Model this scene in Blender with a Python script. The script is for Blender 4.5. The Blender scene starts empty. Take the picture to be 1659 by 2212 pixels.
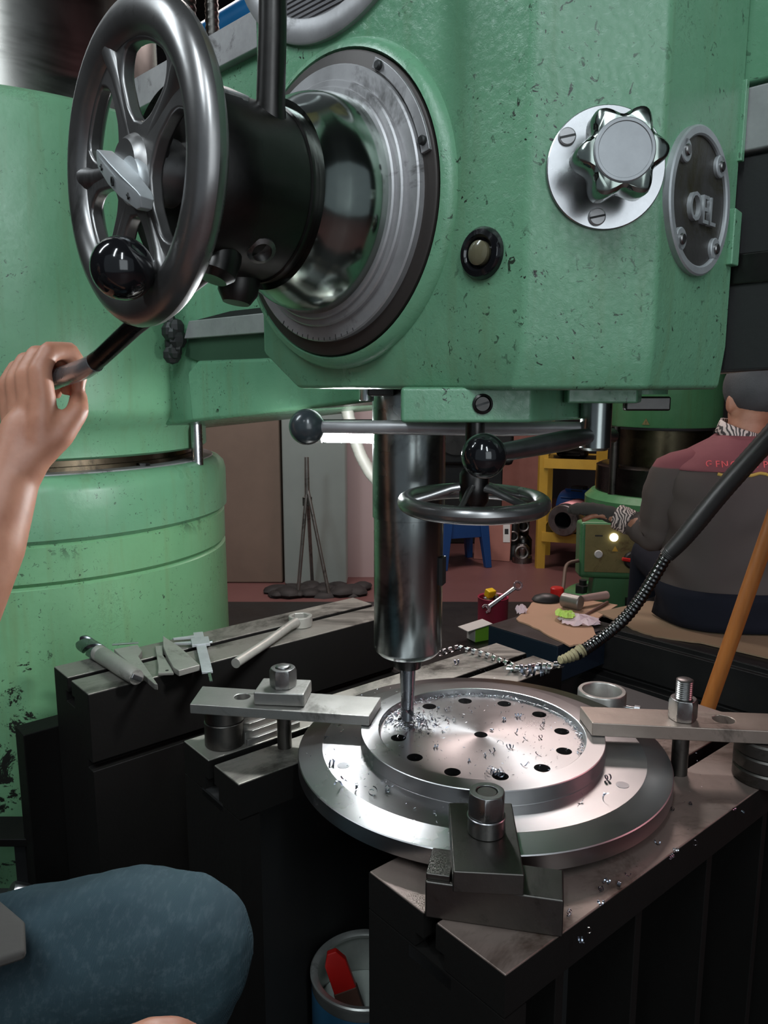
import bpy, bmesh, math, random
from mathutils import Vector, Matrix
S = bpy.context.scene
R = math.radians
random.seed(7)

# ---------------------------------------------------------------- camera
CAM_Z = 1.15
cam = bpy.data.cameras.new('camera')
co = bpy.data.objects.new('camera', cam)
S.collection.objects.link(co)
co.location = (0, 0, CAM_Z)
co.rotation_euler = (R(90 - 9.5), 0, 0)
cam.sensor_fit = 'HORIZONTAL'
cam.sensor_width = 36.0
cam.lens = 36.0 * 1662.0 / 1659.0
cam.clip_start = 0.02
S.camera = co

# ---------------------------------------------------------------- world, lights, exposure
W = bpy.data.worlds.new('world')
S.world = W
W.use_nodes = True
bgn = W.node_tree.nodes['Background']
bgn.inputs['Color'].default_value = (0.72, 0.84, 0.95, 1)
bgn.inputs['Strength'].default_value = 0.26

def area(name, loc, target, sx, sy, power, col):
    l = bpy.data.lights.new(name, 'AREA')
    l.shape = 'RECTANGLE'; l.size = sx; l.size_y = sy
    l.energy = power; l.color = col
    o = bpy.data.objects.new(name, l)
    S.collection.objects.link(o)
    o.location = loc
    o.rotation_euler = (Vector(target) - Vector(loc)).to_track_quat('-Z', 'Y').to_euler()
    return o

COOL = (0.84, 0.94, 1.0)
area('hall_tube_light', (-0.55, -0.9, 3.0), (-0.1, 0.8, 1.0), 0.14, 1.2, 25, COOL)
area('hall_tube_light', (0.55, -1.6, 3.0), (0.1, 0.8, 1.0), 0.14, 1.2, 27, COOL)
area('hall_tube_light', (-1.9, 0.6, 3.1), (-0.4, 1.2, 0.9), 0.15, 1.2, 32, COOL)
area('doorway_daylight', (1.05, -2.4, 1.55), (.15, .7, 1.25), 1.6, 2.0, 24, (.86, .95, 1.0))
area('side_lamp_light', (2.2, 0.9, 1.9), (0.3, 0.8, 0.7), 0.35, 0.15, 5.5, (1.0, 0.40, 0.46))
area('back_hall_light', (0.9, 4.0, 3.2), (0.6, 3.8, 0.0), 1.2, 0.3, 42, (1.0, 0.82, 0.79))
area('back_hall_light', (-0.9, 3.5, 3.2), (-0.4, 4.2, 0.5), 1.2, 0.3, 46, (1.0, 0.90, 0.85))
LAMP_STRENGTH = 400.0

S.view_settings.view_transform = 'Standard'
S.view_settings.look = 'None'
S.view_settings.gamma = 1.0
S.view_settings.use_curve_mapping = False
S.view_settings.exposure = 0.0

# ---------------------------------------------------------------- helpers
Z3 = Vector((0, 0, 1))
I4 = Matrix.Identity(4)

def frame(o, z, up=(0, 0, 1)):
    """local z along z, local y as near as can be to up"""
    z = Vector(z).normalized(); up = Vector(up)
    if abs(z.dot(up.normalized())) > 0.999:
        up = Vector((0, 1, 0))
    x = up.cross(z).normalized(); y = z.cross(x)
    m = Matrix((x, y, z)).transposed().to_4x4()
    m.translation = Vector(o)
    return m

def place(o, rz=0.0, rx=0.0, ry=0.0):
    return Matrix.Translation(Vector(o)) @ Matrix.Rotation(rz, 4, 'Z') @ Matrix.Rotation(ry, 4, 'Y') @ Matrix.Rotation(rx, 4, 'X')

def world_of(o):
    m = o.matrix_basis.copy()
    while o.parent:
        o = o.parent
        m = o.matrix_basis @ m
    return m

class MB:
    """collects shapes in world space, then links them as ONE mesh object"""
    def __init__(self):
        self.bm = bmesh.new()
    def faces(self, vs, fs, m=I4):
        v = [self.bm.verts.new(m @ Vector(p)) for p in vs]
        for f in fs:
            try: self.bm.faces.new([v[i] for i in f])
            except ValueError: pass
        return self
    def box(self, c, s, m=I4):
        x, y, z = s[0] / 2, s[1] / 2, s[2] / 2
        vs = [(c[0] + a * x, c[1] + b * y, c[2] + d * z) for a in (-1, 1) for b in (-1, 1) for d in (-1, 1)]
        return self.faces(vs, [(0, 1, 3, 2), (4, 6, 7, 5), (0, 4, 5, 1), (2, 3, 7, 6), (0, 2, 6, 4), (1, 5, 7, 3)], m)
    def lathe(self, prof, m=I4, seg=48, caps=True, sx=1.0):
        rings = []
        for r, h in prof:
            if r < 1e-6:
                rings.append([self.bm.verts.new(m @ Vector((0, 0, h)))])
            else:
                rings.append([self.bm.verts.new(m @ Vector((r * sx * math.cos(2 * math.pi * i / seg), r * math.sin(2 * math.pi * i / seg), h))) for i in range(seg)])
        for a, b in zip(rings, rings[1:]):
            for i in range(seg):
                j = (i + 1) % seg
                if len(a) == 1 and len(b) == 1: continue
                if len(a) == 1: f = [a[0], b[j], b[i]]
                elif len(b) == 1: f = [a[i], a[j], b[0]]
                else: f = [a[i], a[j], b[j], b[i]]
                try: self.bm.faces.new(f)
                except ValueError: pass
        if caps:
            for q in (rings[0], rings[-1]):
                if len(q) > 1:
                    try: self.bm.faces.new(q)
                    except ValueError: pass
        return self
    def cyl(self, r, h0, h1, m=I4, seg=32, ch=0.0):
        if ch: return self.lathe([(r - ch, h0), (r, h0 + ch), (r, h1 - ch), (r - ch, h1)], m, seg)
        return self.lathe([(r, h0), (r, h1)], m, seg)
    def prism(self, poly, h0, h1, m=I4):
        n = len(poly)
        vs = [(p[0], p[1], h0) for p in poly] + [(p[0], p[1], h1) for p in poly]
        fs = [tuple(range(n))[::-1], tuple(range(n, 2 * n))] + [(i, (i + 1) % n, n + (i + 1) % n, n + i) for i in range(n)]
        return self.faces(vs, fs, m)
    def sphere(self, r, m=I4, seg=28, rings=16, s=(1, 1, 1)):
        mm = m @ Matrix.Diagonal((s[0], s[1], s[2], 1))
        return self.lathe([(r * math.sin(math.pi * k / rings), -r * math.cos(math.pi * k / rings)) for k in range(rings + 1)], mm, seg)
    def torus(self, R0, r, m=I4, seg=64, k=14, sx=1.0, sz=1.0):
        prof = [(R0 + r * sx * math.cos(2 * math.pi * i / k), r * sz * math.sin(2 * math.pi * i / k)) for i in range(k + 1)]
        return self.lathe(prof, m, seg, caps=False)
    def tube(self, pts, rad, seg=12, m=I4, flat=1.0):
        pts = [Vector(p) for p in pts]
        if not hasattr(rad, '__len__'): rad = [rad] * len(pts)
        rings, nrm = [], None
        for i, p in enumerate(pts):
            t = (pts[min(i + 1, len(pts) - 1)] - pts[max(i - 1, 0)]).normalized()
            if nrm is None: nrm = t.orthogonal().normalized()
            nrm = (nrm - t * nrm.dot(t)).normalized()
            b = t.cross(nrm)
            rings.append([self.bm.verts.new(m @ (p + nrm * rad[i] * math.cos(2 * math.pi * k / seg) + b * rad[i] * flat * math.sin(2 * math.pi * k / seg))) for k in range(seg)])
        for a, b in zip(rings, rings[1:]):
            for k in range(seg):
                j = (k + 1) % seg
                self.bm.faces.new([a[k], a[j], b[j], b[k]])
        for q in (rings[0], rings[-1]): self.bm.faces.new(q)
        return self
    def ribbon(self, rows, th=0.0):
        """rows of points -> a sheet"""
        g = [[self.bm.verts.new(Vector(p)) for p in row] for row in rows]
        for a, b in zip(g, g[1:]):
            for k in range(len(a) - 1):
                self.bm.faces.new([a[k], a[k + 1], b[k + 1], b[k]])
        return self
    def plate(self, loops, h0, h1, m=I4):
        """flat plate with holes: first loop is the outline"""
        edges, top = [], []
        for lp in loops:
            v = [self.bm.verts.new(m @ Vector((p[0], p[1], h1))) for p in lp]
            top.append(v)
            edges += [self.bm.edges.new((v[i], v[(i + 1) % len(v)])) for i in range(len(v))]
        r = bmesh.ops.triangle_fill(self.bm, use_beauty=True, use_dissolve=False, edges=edges)
        for v in top:
            low = [self.bm.verts.new(q.co + (m.to_3x3() @ Vector((0, 0, h0 - h1)))) for q in v]
            n = len(v)
            for i in range(n):
                self.bm.faces.new([v[i], v[(i + 1) % n], low[(i + 1) % n], low[i]])
        return self
    def build(self, name, mat, parent=None, bev=0.0, smooth=True, kind=None, sub=0, solid=0.0, recalc=True, disp=None, sharp=38):
        if recalc: bmesh.ops.recalc_face_normals(self.bm, faces=self.bm.faces[:])
        me = bpy.data.meshes.new(name)
        self.bm.to_mesh(me); self.bm.free()
        if parent is not None: me.transform(world_of(parent).inverted())
        if smooth and len(me.polygons):
            me.polygons.foreach_set('use_smooth', [True] * len(me.polygons))
            me.set_sharp_from_angle(angle=R(sharp))
        me.materials.append(mat)
        o = bpy.data.objects.new(name, me)
        S.collection.objects.link(o)
        if parent is not None: o.parent = parent
        if kind: o['kind'] = kind
        if solid:
            d = o.modifiers.new('s', 'SOLIDIFY'); d.thickness = solid; d.offset = 0
        if bev:
            b = o.modifiers.new('b', 'BEVEL'); b.width = bev; b.segments = 2; b.limit_method = 'ANGLE'; b.angle_limit = R(30); b.harden_normals = True
        if sub:
            d = o.modifiers.new('u', 'SUBSURF'); d.levels = sub; d.render_levels = sub
        return o

def tag(o, label, cat, group=None):
    o['label'] = label; o['category'] = cat
    if group: o['group'] = group
    return o

def thing(name, label, cat, loc=(0, 0, 0), rz=0.0, group=None):
    o = bpy.data.objects.new(name, None)
    S.collection.objects.link(o)
    o.empty_display_size = 0.05
    o.location = loc; o.rotation_euler = (0, 0, rz)
    return tag(o, label, cat, group)

def copy_tree(o, parent=None):
    kids = list(o.children)
    c = o.copy(); S.collection.objects.link(c)
    if parent is not None: c.parent = parent
    for k in kids: copy_tree(k, c)
    return c

def lettering(name, text, size, m, mat, parent, depth=0.001):
    cu = bpy.data.curves.new(name, 'FONT')
    cu.body = text; cu.size = size; cu.extrude = depth; cu.align_x = 'CENTER'; cu.align_y = 'CENTER'; cu.resolution_u = 3
    tmp = bpy.data.objects.new(name, cu); S.collection.objects.link(tmp)
    me = bpy.data.meshes.new_from_object(tmp.evaluated_get(bpy.context.evaluated_depsgraph_get()))
    bpy.data.objects.remove(tmp); bpy.data.curves.remove(cu)
    me.transform(m)
    if parent is not None: me.transform(world_of(parent).inverted())
    me.materials.clear(); me.materials.append(mat)
    o = bpy.data.objects.new(name, me); S.collection.objects.link(o)
    if parent is not None: o.parent = parent
    return o

def circle(r, n=24, c=(0, 0), ph=0.0):
    return [(c[0] + r * math.cos(2 * math.pi * i / n + ph), c[1] + r * math.sin(2 * math.pi * i / n + ph)) for i in range(n)]

def hexp(af, ph=0.0):
    return circle(af / 2 / math.cos(math.pi / 6), 6, (0, 0), ph)

def nut_shape(mb, af, h0, h1, m, ph=0.0, hole=0.0):
    """hex with a chamfered crown on top"""
    rc = af / 2 / math.cos(math.pi / 6); c = (h1 - h0) * 0.16
    n = 36
    def ring(rl, z):
        out = []
        for i in range(n):
            a = 2 * math.pi * i / n
            k = ((a + math.pi / 6) % (math.pi / 3)) - math.pi / 6
            rh = af / 2 / math.cos(math.pi / 6 - abs(((a) % (math.pi / 3)))) if False else af / 2 / math.cos((a % (math.pi / 3)) - math.pi / 6)
            rr = min(rh, rl)
            out.append((rr * math.cos(a + ph), rr * math.sin(a + ph), z))
        return out
    rows = [ring(rc * 0.90, h0), ring(9, h0 + c * .7), ring(9, h1 - c), ring(rc * 0.88, h1)]
    if hole: rows += [ring(hole, h1), ring(hole, h0)]
    v = [[mb.bm.verts.new(m @ Vector(p)) for p in r] for r in rows]
    for a, b in zip(v, v[1:]):
        for i in range(n):
            j = (i + 1) % n
            mb.bm.faces.new([a[i], a[j], b[j], b[i]])
    if hole:
        for i in range(n):
            j = (i + 1) % n
            mb.bm.faces.new([v[-1][i], v[-1][j], v[0][j], v[0][i]])
    else:
        mb.bm.faces.new(v[0]); mb.bm.faces.new(v[-1])
    return mb

def thread_prof(r, h0, h1, pitch=0.0025):
    p = [(r * .86, h0)]
    z = h0
    while z + pitch < h1:
        p += [(r * .88, z + pitch * .1), (r, z + pitch * .5), (r, z + pitch * .6)]
        z += pitch
    p += [(r * .9, h1 - .0005), (r * .8, h1)]
    return p

# ---------------------------------------------------------------- materials
class NT:
    def __init__(self, name):
        self.m = bpy.data.materials.new(name); self.m.use_nodes = True
        self.t = self.m.node_tree; self.n = self.t.nodes
        self.b = self.n['Principled BSDF']
        self.co = self.n.new('ShaderNodeTexCoord').outputs['Object']
    def link(self, a, b): self.t.links.new(a, b)
    def noise(self, scale, detail=4, rough=0.6, dist=0.0, vec=None):
        q = self.n.new('ShaderNodeTexNoise'); q.inputs['Scale'].default_value = scale; q.inputs['Detail'].default_value = detail
        q.inputs['Roughness'].default_value = rough; q.inputs['Distortion'].default_value = dist
        self.link(vec if vec is not None else self.co, q.inputs['Vector']); return q.outputs['Fac']
    def stretch(self, s):
        q = self.n.new('ShaderNodeMapping'); q.inputs['Scale'].default_value = s
        self.link(self.co, q.inputs['Vector']); return q.outputs['Vector']
    def ramp(self, f, stops):
        q = self.n.new('ShaderNodeValToRGB'); e = q.color_ramp.elements
        while len(e) < len(stops): e.new(0.5)
        for k, (p, c) in enumerate(stops):
            e[k].position = p; e[k].color = (c, c, c, 1) if not hasattr(c, '__len__') else (*c, 1)
        self.link(f, q.inputs['Fac']); return q.outputs['Color']
    def mix(self, f, a, b):
        q = self.n.new('ShaderNodeMix'); q.data_type = 'RGBA'
        for s, v in ((q.inputs[0], f), (q.inputs[6], a), (q.inputs[7], b)):
            if hasattr(v, 'is_linked'): self.link(v, s)
            elif hasattr(v, '__len__'): s.default_value = (*v, 1)
            else: s.default_value = v
        return q.outputs[2]
    def math(self, op, a, b):
        q = self.n.new('ShaderNodeMath'); q.operation = op
        for s, v in ((q.inputs[0], a), (q.inputs[1], b)):
            if hasattr(v, 'is_linked'): self.link(v, s)
            else: s.default_value = v
        return q.outputs[0]
    def bump(self, h, strength=0.3, dist=0.002, prev=None):
        q = self.n.new('ShaderNodeBump'); q.inputs['Strength'].default_value = strength; q.inputs['Distance'].default_value = dist
        self.link(h, q.inputs['Height'])
        if prev is not None: self.link(prev, q.inputs['Normal'])
        return q.outputs['Normal']
    def set(self, **k):
        names = dict(color='Base Color', rough='Roughness', metal='Metallic', normal='Normal', aniso='Anisotropic', coat='Coat Weight', coatr='Coat Roughness',
                     spec='Specular IOR Level', emit='Emission Color', power='Emission Strength', sss='Subsurface Weight', trans='Transmission Weight', tangent='Tangent')
        for a, v in k.items():
            s = self.b.inputs[names[a]]
            if hasattr(v, 'is_linked'): self.link(v, s)
            elif hasattr(v, '__len__'): s.default_value = (*v, 1)
            else: s.default_value = v
        return self.m

def paint(name, c1, c2, chip=0.66, big=0.0, rough=0.32, wrinkle=0.35):
    t = NT(name)
    base = t.mix(t.ramp(t.noise(3.5, 5, .65), [(.35, 0.0), (.7, 1.0)]), c1, c2)
    streak = t.ramp(t.noise(5, 3, .6, vec=t.stretch((9, 9, 0.8))), [(.52, 0.0), (.75, .30)])
    base = t.mix(streak, base, (c1[0] * .9 + .02, c1[1] * .62, c1[2] * .45))
    pits = t.ramp(t.noise(120, 3, .6, 1.2), [(chip, 0.0), (chip + .04, 1.0)])
    area_ = t.ramp(t.noise(9, 3, .6), [(.42, 0.0), (.6, 1.0)])
    pits = t.math('MULTIPLY', pits, area_)
    crack = t.ramp(t.noise(40, 5, .7, 2.5), [(.485, 0.0), (.5, 1.0), (.515, 0.0)])
    crack = t.math('MULTIPLY', crack, t.ramp(t.noise(7, 2, .5), [(.62, 0.0), (.72, 0.6)]))
    mask = t.math('MAXIMUM', pits, crack)
    if big:
        bigm = t.math('MULTIPLY', t.ramp(t.noise(14, 8, .75, .6), [(.56, 0.0), (.58, 1.0)]), t.ramp(t.noise(2.6, 2, .5), [(.60 - big, 0.0), (.68 - big, 1.0)]))
        mask = t.math('MAXIMUM', mask, bigm)
    col = t.mix(mask, base, (.012, .014, .010))
    n1 = t.bump(t.noise(16, 3, .55), .25, .006)
    n2 = t.bump(t.math('MULTIPLY', t.noise(150, 5, .75, .8), t.ramp(t.noise(5, 3, .6), [(.35, .25), (.62, 1.0)])), wrinkle, .0011, n1)
    n3 = t.bump(mask, -.5, .0008, n2)
    rg = t.ramp(t.noise(6, 4, .6), [(.3, rough * .75), (.75, rough * 1.45)])
    return t.set(color=col, rough=rg, normal=n3, spec=.5)

def metal(name, c, rough=.3, var=.1, bump=.08, dirt=.0, scale=30, metallic=1.0, dcol=(.02, .018, .014)):
    t = NT(name)
    rg = t.ramp(t.noise(scale * .3, 5, .65), [(.3, max(.04, rough - var)), (.7, rough + var)])
    col = t.mix(t.ramp(t.noise(scale * .5, 6, .7), [(.35, 0.0), (.75, 1.0)]), c, tuple(q * .72 for q in c))
    if dirt:
        col = t.mix(t.ramp(t.noise(scale * .25, 6, .75, .6), [(.62 - dirt * .35, 0.0), (.75 - dirt * .2, 1.0)]), col, dcol)
    return t.set(color=col, rough=rg, metal=metallic, normal=t.bump(t.noise(scale * 6, 3, .6), bump, .0006))

def plain(name, c, rough=.5, metallic=0.0, bump=.1, scale=40, var=.25, spec=.5):
    t = NT(name)
    col = t.mix(t.noise(scale * .2, 5, .65), tuple(q * (1 - var) for q in c), tuple(min(1, q * (1 + var)) for q in c))
    return t.set(color=col, rough=rough, metal=metallic, normal=t.bump(t.noise(scale * 4, 4, .6), bump, .001), spec=spec)

def turned(name, c, rough):
    """machined faces: fine rings about the local z axis"""
    t = NT(name)
    sep = t.n.new('ShaderNodeSeparateXYZ'); t.link(t.co, sep.inputs[0])
    r2 = t.math('SQRT', t.math('ADD', t.math('MULTIPLY', sep.outputs[0], sep.outputs[0]), t.math('MULTIPLY', sep.outputs[1], sep.outputs[1])), 0)
    comb = t.n.new('ShaderNodeCombineXYZ'); t.link(r2, comb.inputs[0]); t.link(sep.outputs[2], comb.inputs[2])
    rings = t.noise(900, 2, .6, vec=comb.outputs[0])
    broad = t.noise(60, 3, .6, vec=comb.outputs[0])
    tan = t.n.new('ShaderNodeTangent'); tan.direction_type = 'RADIAL'; tan.axis = 'Z'
    col = t.mix(broad, tuple(q * .88 for q in c), c)
    smear = t.noise(8, 4, .6)
    rg = t.math('ADD', t.math('MULTIPLY', t.ramp(smear, [(.3, .0), (.75, .14)]), 1.0), rough)
    return t.set(color=col, rough=rg, metal=1.0, aniso=.72, tangent=tan.outputs[0], normal=t.bump(rings, .10, .0003))

M = {}
M['green'] = paint('green_enamel', (.100, .245, .142), (.145, .315, .190), .625, 0, .25, .55)
M['green_col'] = paint('green_column_enamel', (.130, .300, .170), (.165, .355, .205), .64, 0, .34, .25)
M['green_base'] = paint('green_chipped_enamel', (.150, .340, .170), (.190, .410, .215), .63, .13, .36, .25)
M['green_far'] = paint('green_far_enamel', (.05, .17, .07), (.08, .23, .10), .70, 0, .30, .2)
M['green_dark'] = plain('dark_green_paint', (.022, .055, .03), .45, bump=.2)
M['steel'] = metal('bright_steel', (.55, .56, .58), .28, .08, .05)
M['steel_worn'] = metal('worn_steel', (.34, .34, .35), .36, .12, .15, .2)
M['steel_grey'] = metal('grey_ring_steel', (.40, .39, .395), .42, .08, .08, .12, 30, .55)
M['wheel'] = metal('handled_dark_steel', (.25, .242, .238), .31, .08, .05, .1, 20, .9)
M['blackened'] = metal('oily_black_steel', (.055, .052, .05), .33, .1, .1, .1)
M['quill'] = metal('ground_quill_steel', (.29, .31, .30), .24, .08, .04, .15, 14)
M['chrome'] = metal('polished_dome', (.29, .33, .30), .16, .06, .03, .2, 12)
M['iron_top'] = metal('scraped_cast_iron', (.27, .255, .225), .48, .08, .25, .35, 24, .7)
M['iron_rust'] = metal('rusty_cast_iron', (.24, .185, .16), .48, .08, .25, .30, 24, .6, (.05, .03, .02))
M['column_steel'] = metal('column_steel', (.26, .25, .23), .28, .06, .03, .25, 8)
M['dial'] = metal('dial_steel', (.42, .42, .43), .26, .05, .03, 0, 30, .85)
M['cap'] = metal('grey_cap', (.30, .31, .32), .5, .05, .05, .05, 30, .5)
M['iron_face'] = plain('oily_cast_iron', (.0055, .005, .0045), .60, bump=.35, scale=24, var=.4, spec=.14)
M['strap'] = metal('milled_strap_steel', (.30, .29, .27), .40, .1, .25, .3, 22, .8)
M['tool'] = metal('dull_tool_steel', (.30, .29, .26), .45, .1, .2, .25, 22, .4)
M['strap_brown'] = metal('brownish_strap_steel', (.28, .225, .19), .42, .1, .25, .25, 22, .7)
M['strap_dark'] = metal('dark_strap_steel', (.105, .098, .09), .42, .1, .25, .3, 26)
M['nut'] = metal('dark_nut_steel', (.24, .235, .23), .34, .1, .1, .25, 60)
M['flange'] = turned('turned_flange_steel', (.36, .355, .355), .25)
M['drill'] = metal('blue_grey_tool_steel', (.26, .27, .29), .30, .1, .08, .2, 60)
M['swarf'] = metal('bright_swarf', (.70, .70, .72), .22, .1, .05, 0)
M['chips'] = metal('grey_chips', (.40, .41, .45), .3, .1, .05, .2)
M['swarf_dark'] = metal('blued_swarf', (.30, .33, .40), .28, .1, .05, .2)
M['ball'] = NT('black_phenolic').set(color=(.006, .006, .007), rough=.10, spec=.6)
M['ball_grey'] = NT('smoky_phenolic').set(color=(.035, .045, .05), rough=.22, spec=.6)
M['black'] = plain('matt_black', (.010, .010, .010), .55, bump=.15)
M['rubber'] = plain('black_rubber', (.014, .014, .014), .45, bump=.2)
M['alu'] = metal('cast_aluminium', (.46, .48, .49), .42, .06, .08, .06, 40, .55)
M['plate_dark'] = metal('pickled_plate', (.10, .095, .09), .48, .1, .35, .35, 50, .7, (.05, .042, .015))
M['flange_dark'] = plain('dark_bronze_ring', (.040, .033, .030), .5, .4, .1)
M['red'] = plain('red_plastic', (.55, .015, .012), .35, bump=.02, var=.1)
M['floor'] = plain('red_oxide_floor', (.125, .055, .052), .45, bump=.2, scale=6, var=.35)
M['concrete'] = plain('grey_concrete', (.27, .31, .29), .8, bump=.3, scale=8, var=.25)
M['pinkwall'] = plain('pale_wall_paint', (.55, .42, .41), .7, bump=.1, scale=6, var=.1)
M['brown'] = plain('brown_stained_wall', (.21, .15, .115), .75, bump=.3, scale=8, var=.4)
M['darkwall'] = plain('dark_wall', (.020, .016, .016), .8, bump=.1, scale=5)
M['ceil'] = plain('dark_ceiling', (.03, .03, .03), .8)
M['dirt'] = plain('black_grime', (.012, .010, .010), .7, bump=.6, scale=20)
M['lamp_glass'] = NT('lamp_tube_glow').set(color=(1, 1, 1), emit=(.93, .97, 1.0), power=LAMP_STRENGTH)
M['white_plastic'] = plain('white_plastic', (.62, .62, .60), .4, bump=.02, var=.05)
M['cream_hose'] = plain('cream_hose', (.26, .25, .22), .5, bump=.1)
M['hose_metal'] = metal('black_hose_steel', (.075, .075, .075), .30, .08, .05)
M['tape'] = plain('greasy_cloth_tape', (.19, .165, .09), .8, bump=.7, scale=40, var=.5)
M['wood'] = (lambda t: t.set(color=t.mix(t.noise(12, 4, .6, vec=t.stretch((8, 8, .6))), (.22, .065, .012), (.42, .15, .03)), rough=.5))(NT('orange_wood'))
M['card'] = plain('tan_cardboard', (.50, .31, .20), .8, bump=.15, scale=12, var=.15)
M['card_dark'] = plain('dirty_cardboard', (.26, .18, .11), .85, bump=.3, scale=10, var=.35)
M['paper'] = plain('pink_white_paper', (.78, .64, .68), .7, bump=.1, var=.05)
M['paper_green'] = plain('lime_paper', (.52, .80, .16), .7, bump=.1, var=.05)
M['slab'] = metal('black_iron_slab', (.020, .020, .020), .45, .1, .3, .2, 20, .4)
M['slabtop'] = metal('dark_planed_iron', (.055, .05, .05), .42, .1, .3, .3, 20, .6)
M['blue_iron'] = plain('dark_blue_iron', (.012, .022, .038), .4, .3, .3)
M['blue'] = plain('blue_plastic', (.012, .055, .19), .4, bump=.05, var=.2)
M['yellow'] = plain('yellow_rack_paint', (.50, .30, .035), .5, bump=.1, var=.2)
M['yellowp'] = plain('yellow_plastic', (.75, .50, .01), .4, bump=.05)
M['pink'] = plain('dark_pink_tin', (.36, .035, .075), .35, bump=.05, var=.1)
M['greenbox'] = plain('lime_box_card', (.30, .72, .06), .5, bump=.05, var=.1)
M['panel'] = metal('stained_brass_panel', (.25, .21, .085), .5, .1, .2, .25, 30, .5, (.08, .04, .015))
M['board'] = plain('red_brown_board', (.34, .145, .115), .7, bump=.1)
M['blue_can'] = plain('blue_tin_print', (.03, .12, .22), .4, bump=.05)
M['tin'] = metal('smeared_tin', (.55, .56, .53), .4, .1, .1, .12, 30, .7)
M['sludge'] = plain('grey_paint_sludge', (.42, .46, .42), .35, bump=.5, scale=30, var=.4)

def jeans_mat():
    t = NT('blue_denim')
    w = t.n.new('ShaderNodeTexWave'); w.inputs['Scale'].default_value = 330; w.inputs['Distortion'].default_value = 1.5; w.inputs['Detail'].default_value = 1
    t.link(t.co, w.inputs['Vector'])
    slub = t.noise(160, 3, .7, vec=t.stretch((1, .25, 1)))
    c = t.mix(w.outputs['Fac'], (.015, .031, .038), (.038, .067, .077))
    c = t.mix(t.ramp(slub, [(.5, 0.0), (.75, .40)]), c, (.10, .13, .145))
    c = t.mix(t.ramp(t.noise(5, 4, .6), [(.35, .5), (.7, 0.0)]), c, (.016, .032, .046))
    n = t.bump(t.noise(9, 3, .5, vec=t.stretch((1.0, .4, 2.2))), .5, .014)
    return t.set(color=c, rough=.85, normal=t.bump(w.outputs['Fac'], .3, .0005, n), spec=.2)
M['jeans'] = jeans_mat()
M['jeans_dark'] = plain('dark_navy_cloth', (.010, .012, .020), .9, bump=.3, spec=.2)
M['skin'] = (lambda t: t.set(color=t.mix(t.ramp(t.noise(18, 4, .6), [(.3, 0.0), (.7, 1.0)]), (.30, .125, .075), (.44, .21, .135)), rough=.5, normal=t.bump(t.noise(120, 3, .6), .15, .001), sss=.08))(NT('tanned_skin'))
M['shirt_grey'] = plain('grey_work_shirt', (.055, .052, .048), .9, bump=.3, spec=.2)
M['hair'] = plain('greying_hair', (.055, .055, .058), .7, bump=1.0, scale=60, var=.6)
M['textred'] = plain('red_print', (.85, .13, .14), .7, bump=.02, var=.2)
M['textyellow'] = plain('yellow_print', (.55, .36, .08), .7, bump=.02, var=.3)

def jacket_mat():
    t = NT('grey_jacket_cloth')
    c = t.mix(t.noise(4, 4, .6), (.078, .066, .066), (.105, .086, .076))
    sp_ = t.n.new('ShaderNodeSeparateXYZ'); t.link(t.co, sp_.inputs[0])
    c = t.mix(t.ramp(sp_.outputs[2], [(.423, 0.0), (.425, 1.0)]), c, (.22, .075, .085))
    n = t.bump(t.noise(6, 3, .5, vec=t.stretch((1, 1, .45))), .6, .03)
    return t.set(color=c, rough=.85, normal=n, spec=.2)
M['jacket'] = jacket_mat()
M['yoke'] = plain('maroon_yoke_cloth', (.22, .075, .085), .85, bump=.2, var=.25, spec=.2)
def zebra_mat():
    t = NT('black_white_print_cloth')
    w = t.n.new('ShaderNodeTexWave'); w.inputs['Scale'].default_value = 40; w.inputs['Distortion'].default_value = 9; w.inputs['Detail'].default_value = 1
    t.link(t.co, w.inputs['Vector'])
    return t.set(color=t.ramp(w.outputs['Fac'], [(.35, (.06, .05, .05)), (.6, (.62, .52, .48))]), rough=.8)
M['zebra'] = zebra_mat()
M['ribs'] = (lambda t: t.set(color=(.11, .105, .11), rough=.45, metal=.6, normal=t.bump((lambda w: (setattr(w, 'bands_direction', 'DIAGONAL'), w.inputs['Scale'].__setattr__('default_value', 130), t.link(t.co, w.inputs['Vector']), w.outputs['Fac'])[-1])(t.n.new('ShaderNodeTexWave')), .8, .002)))(NT('ribbed_plate'))

# ---------------------------------------------------------------- the room
def struct(name, mb, mat, label=None, **k):
    o = mb.build(name, mat, **k); o['kind'] = 'structure'
    if label: o['label'] = label
    return o
struct('floor', MB().box((0.6, 2.6, -0.05), (9.0, 10.4, 0.1)), M['floor'])
struct('ceiling', MB().box((0.6, 2.6, 4.25), (9.0, 10.4, 0.1)), M['ceil'])
struct('wall_left', MB().box((-3.85, 2.6, 2.1), (0.1, 10.4, 4.2)), M['darkwall'])
struct('wall_right', MB().box((5.05, 2.6, 2.1), (0.1, 10.4, 4.2)), M['darkwall'])
struct('wall_back', MB().box((0.6, 7.75, 2.1), (8.8, 0.1, 4.2)), M['darkwall'])
struct('wall_side', MB().box((-1.70, 4.75, .85), (3.66, 0.5, 1.7)), M['pinkwall'])
struct('trim_1', MB().box((-1.45, 4.42, .85), (1.72, 0.12, 1.7)), M['brown'], bev=.01)
struct('trim_2', MB().box((-0.395, 4.40, 2.1), (0.36, 0.16, 4.2)), M['concrete'], bev=.012)
struct('trim_3', MB().box((0.93, 6.6, 1.5), (0.9, 0.1, 3.0)), M['board'])

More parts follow.
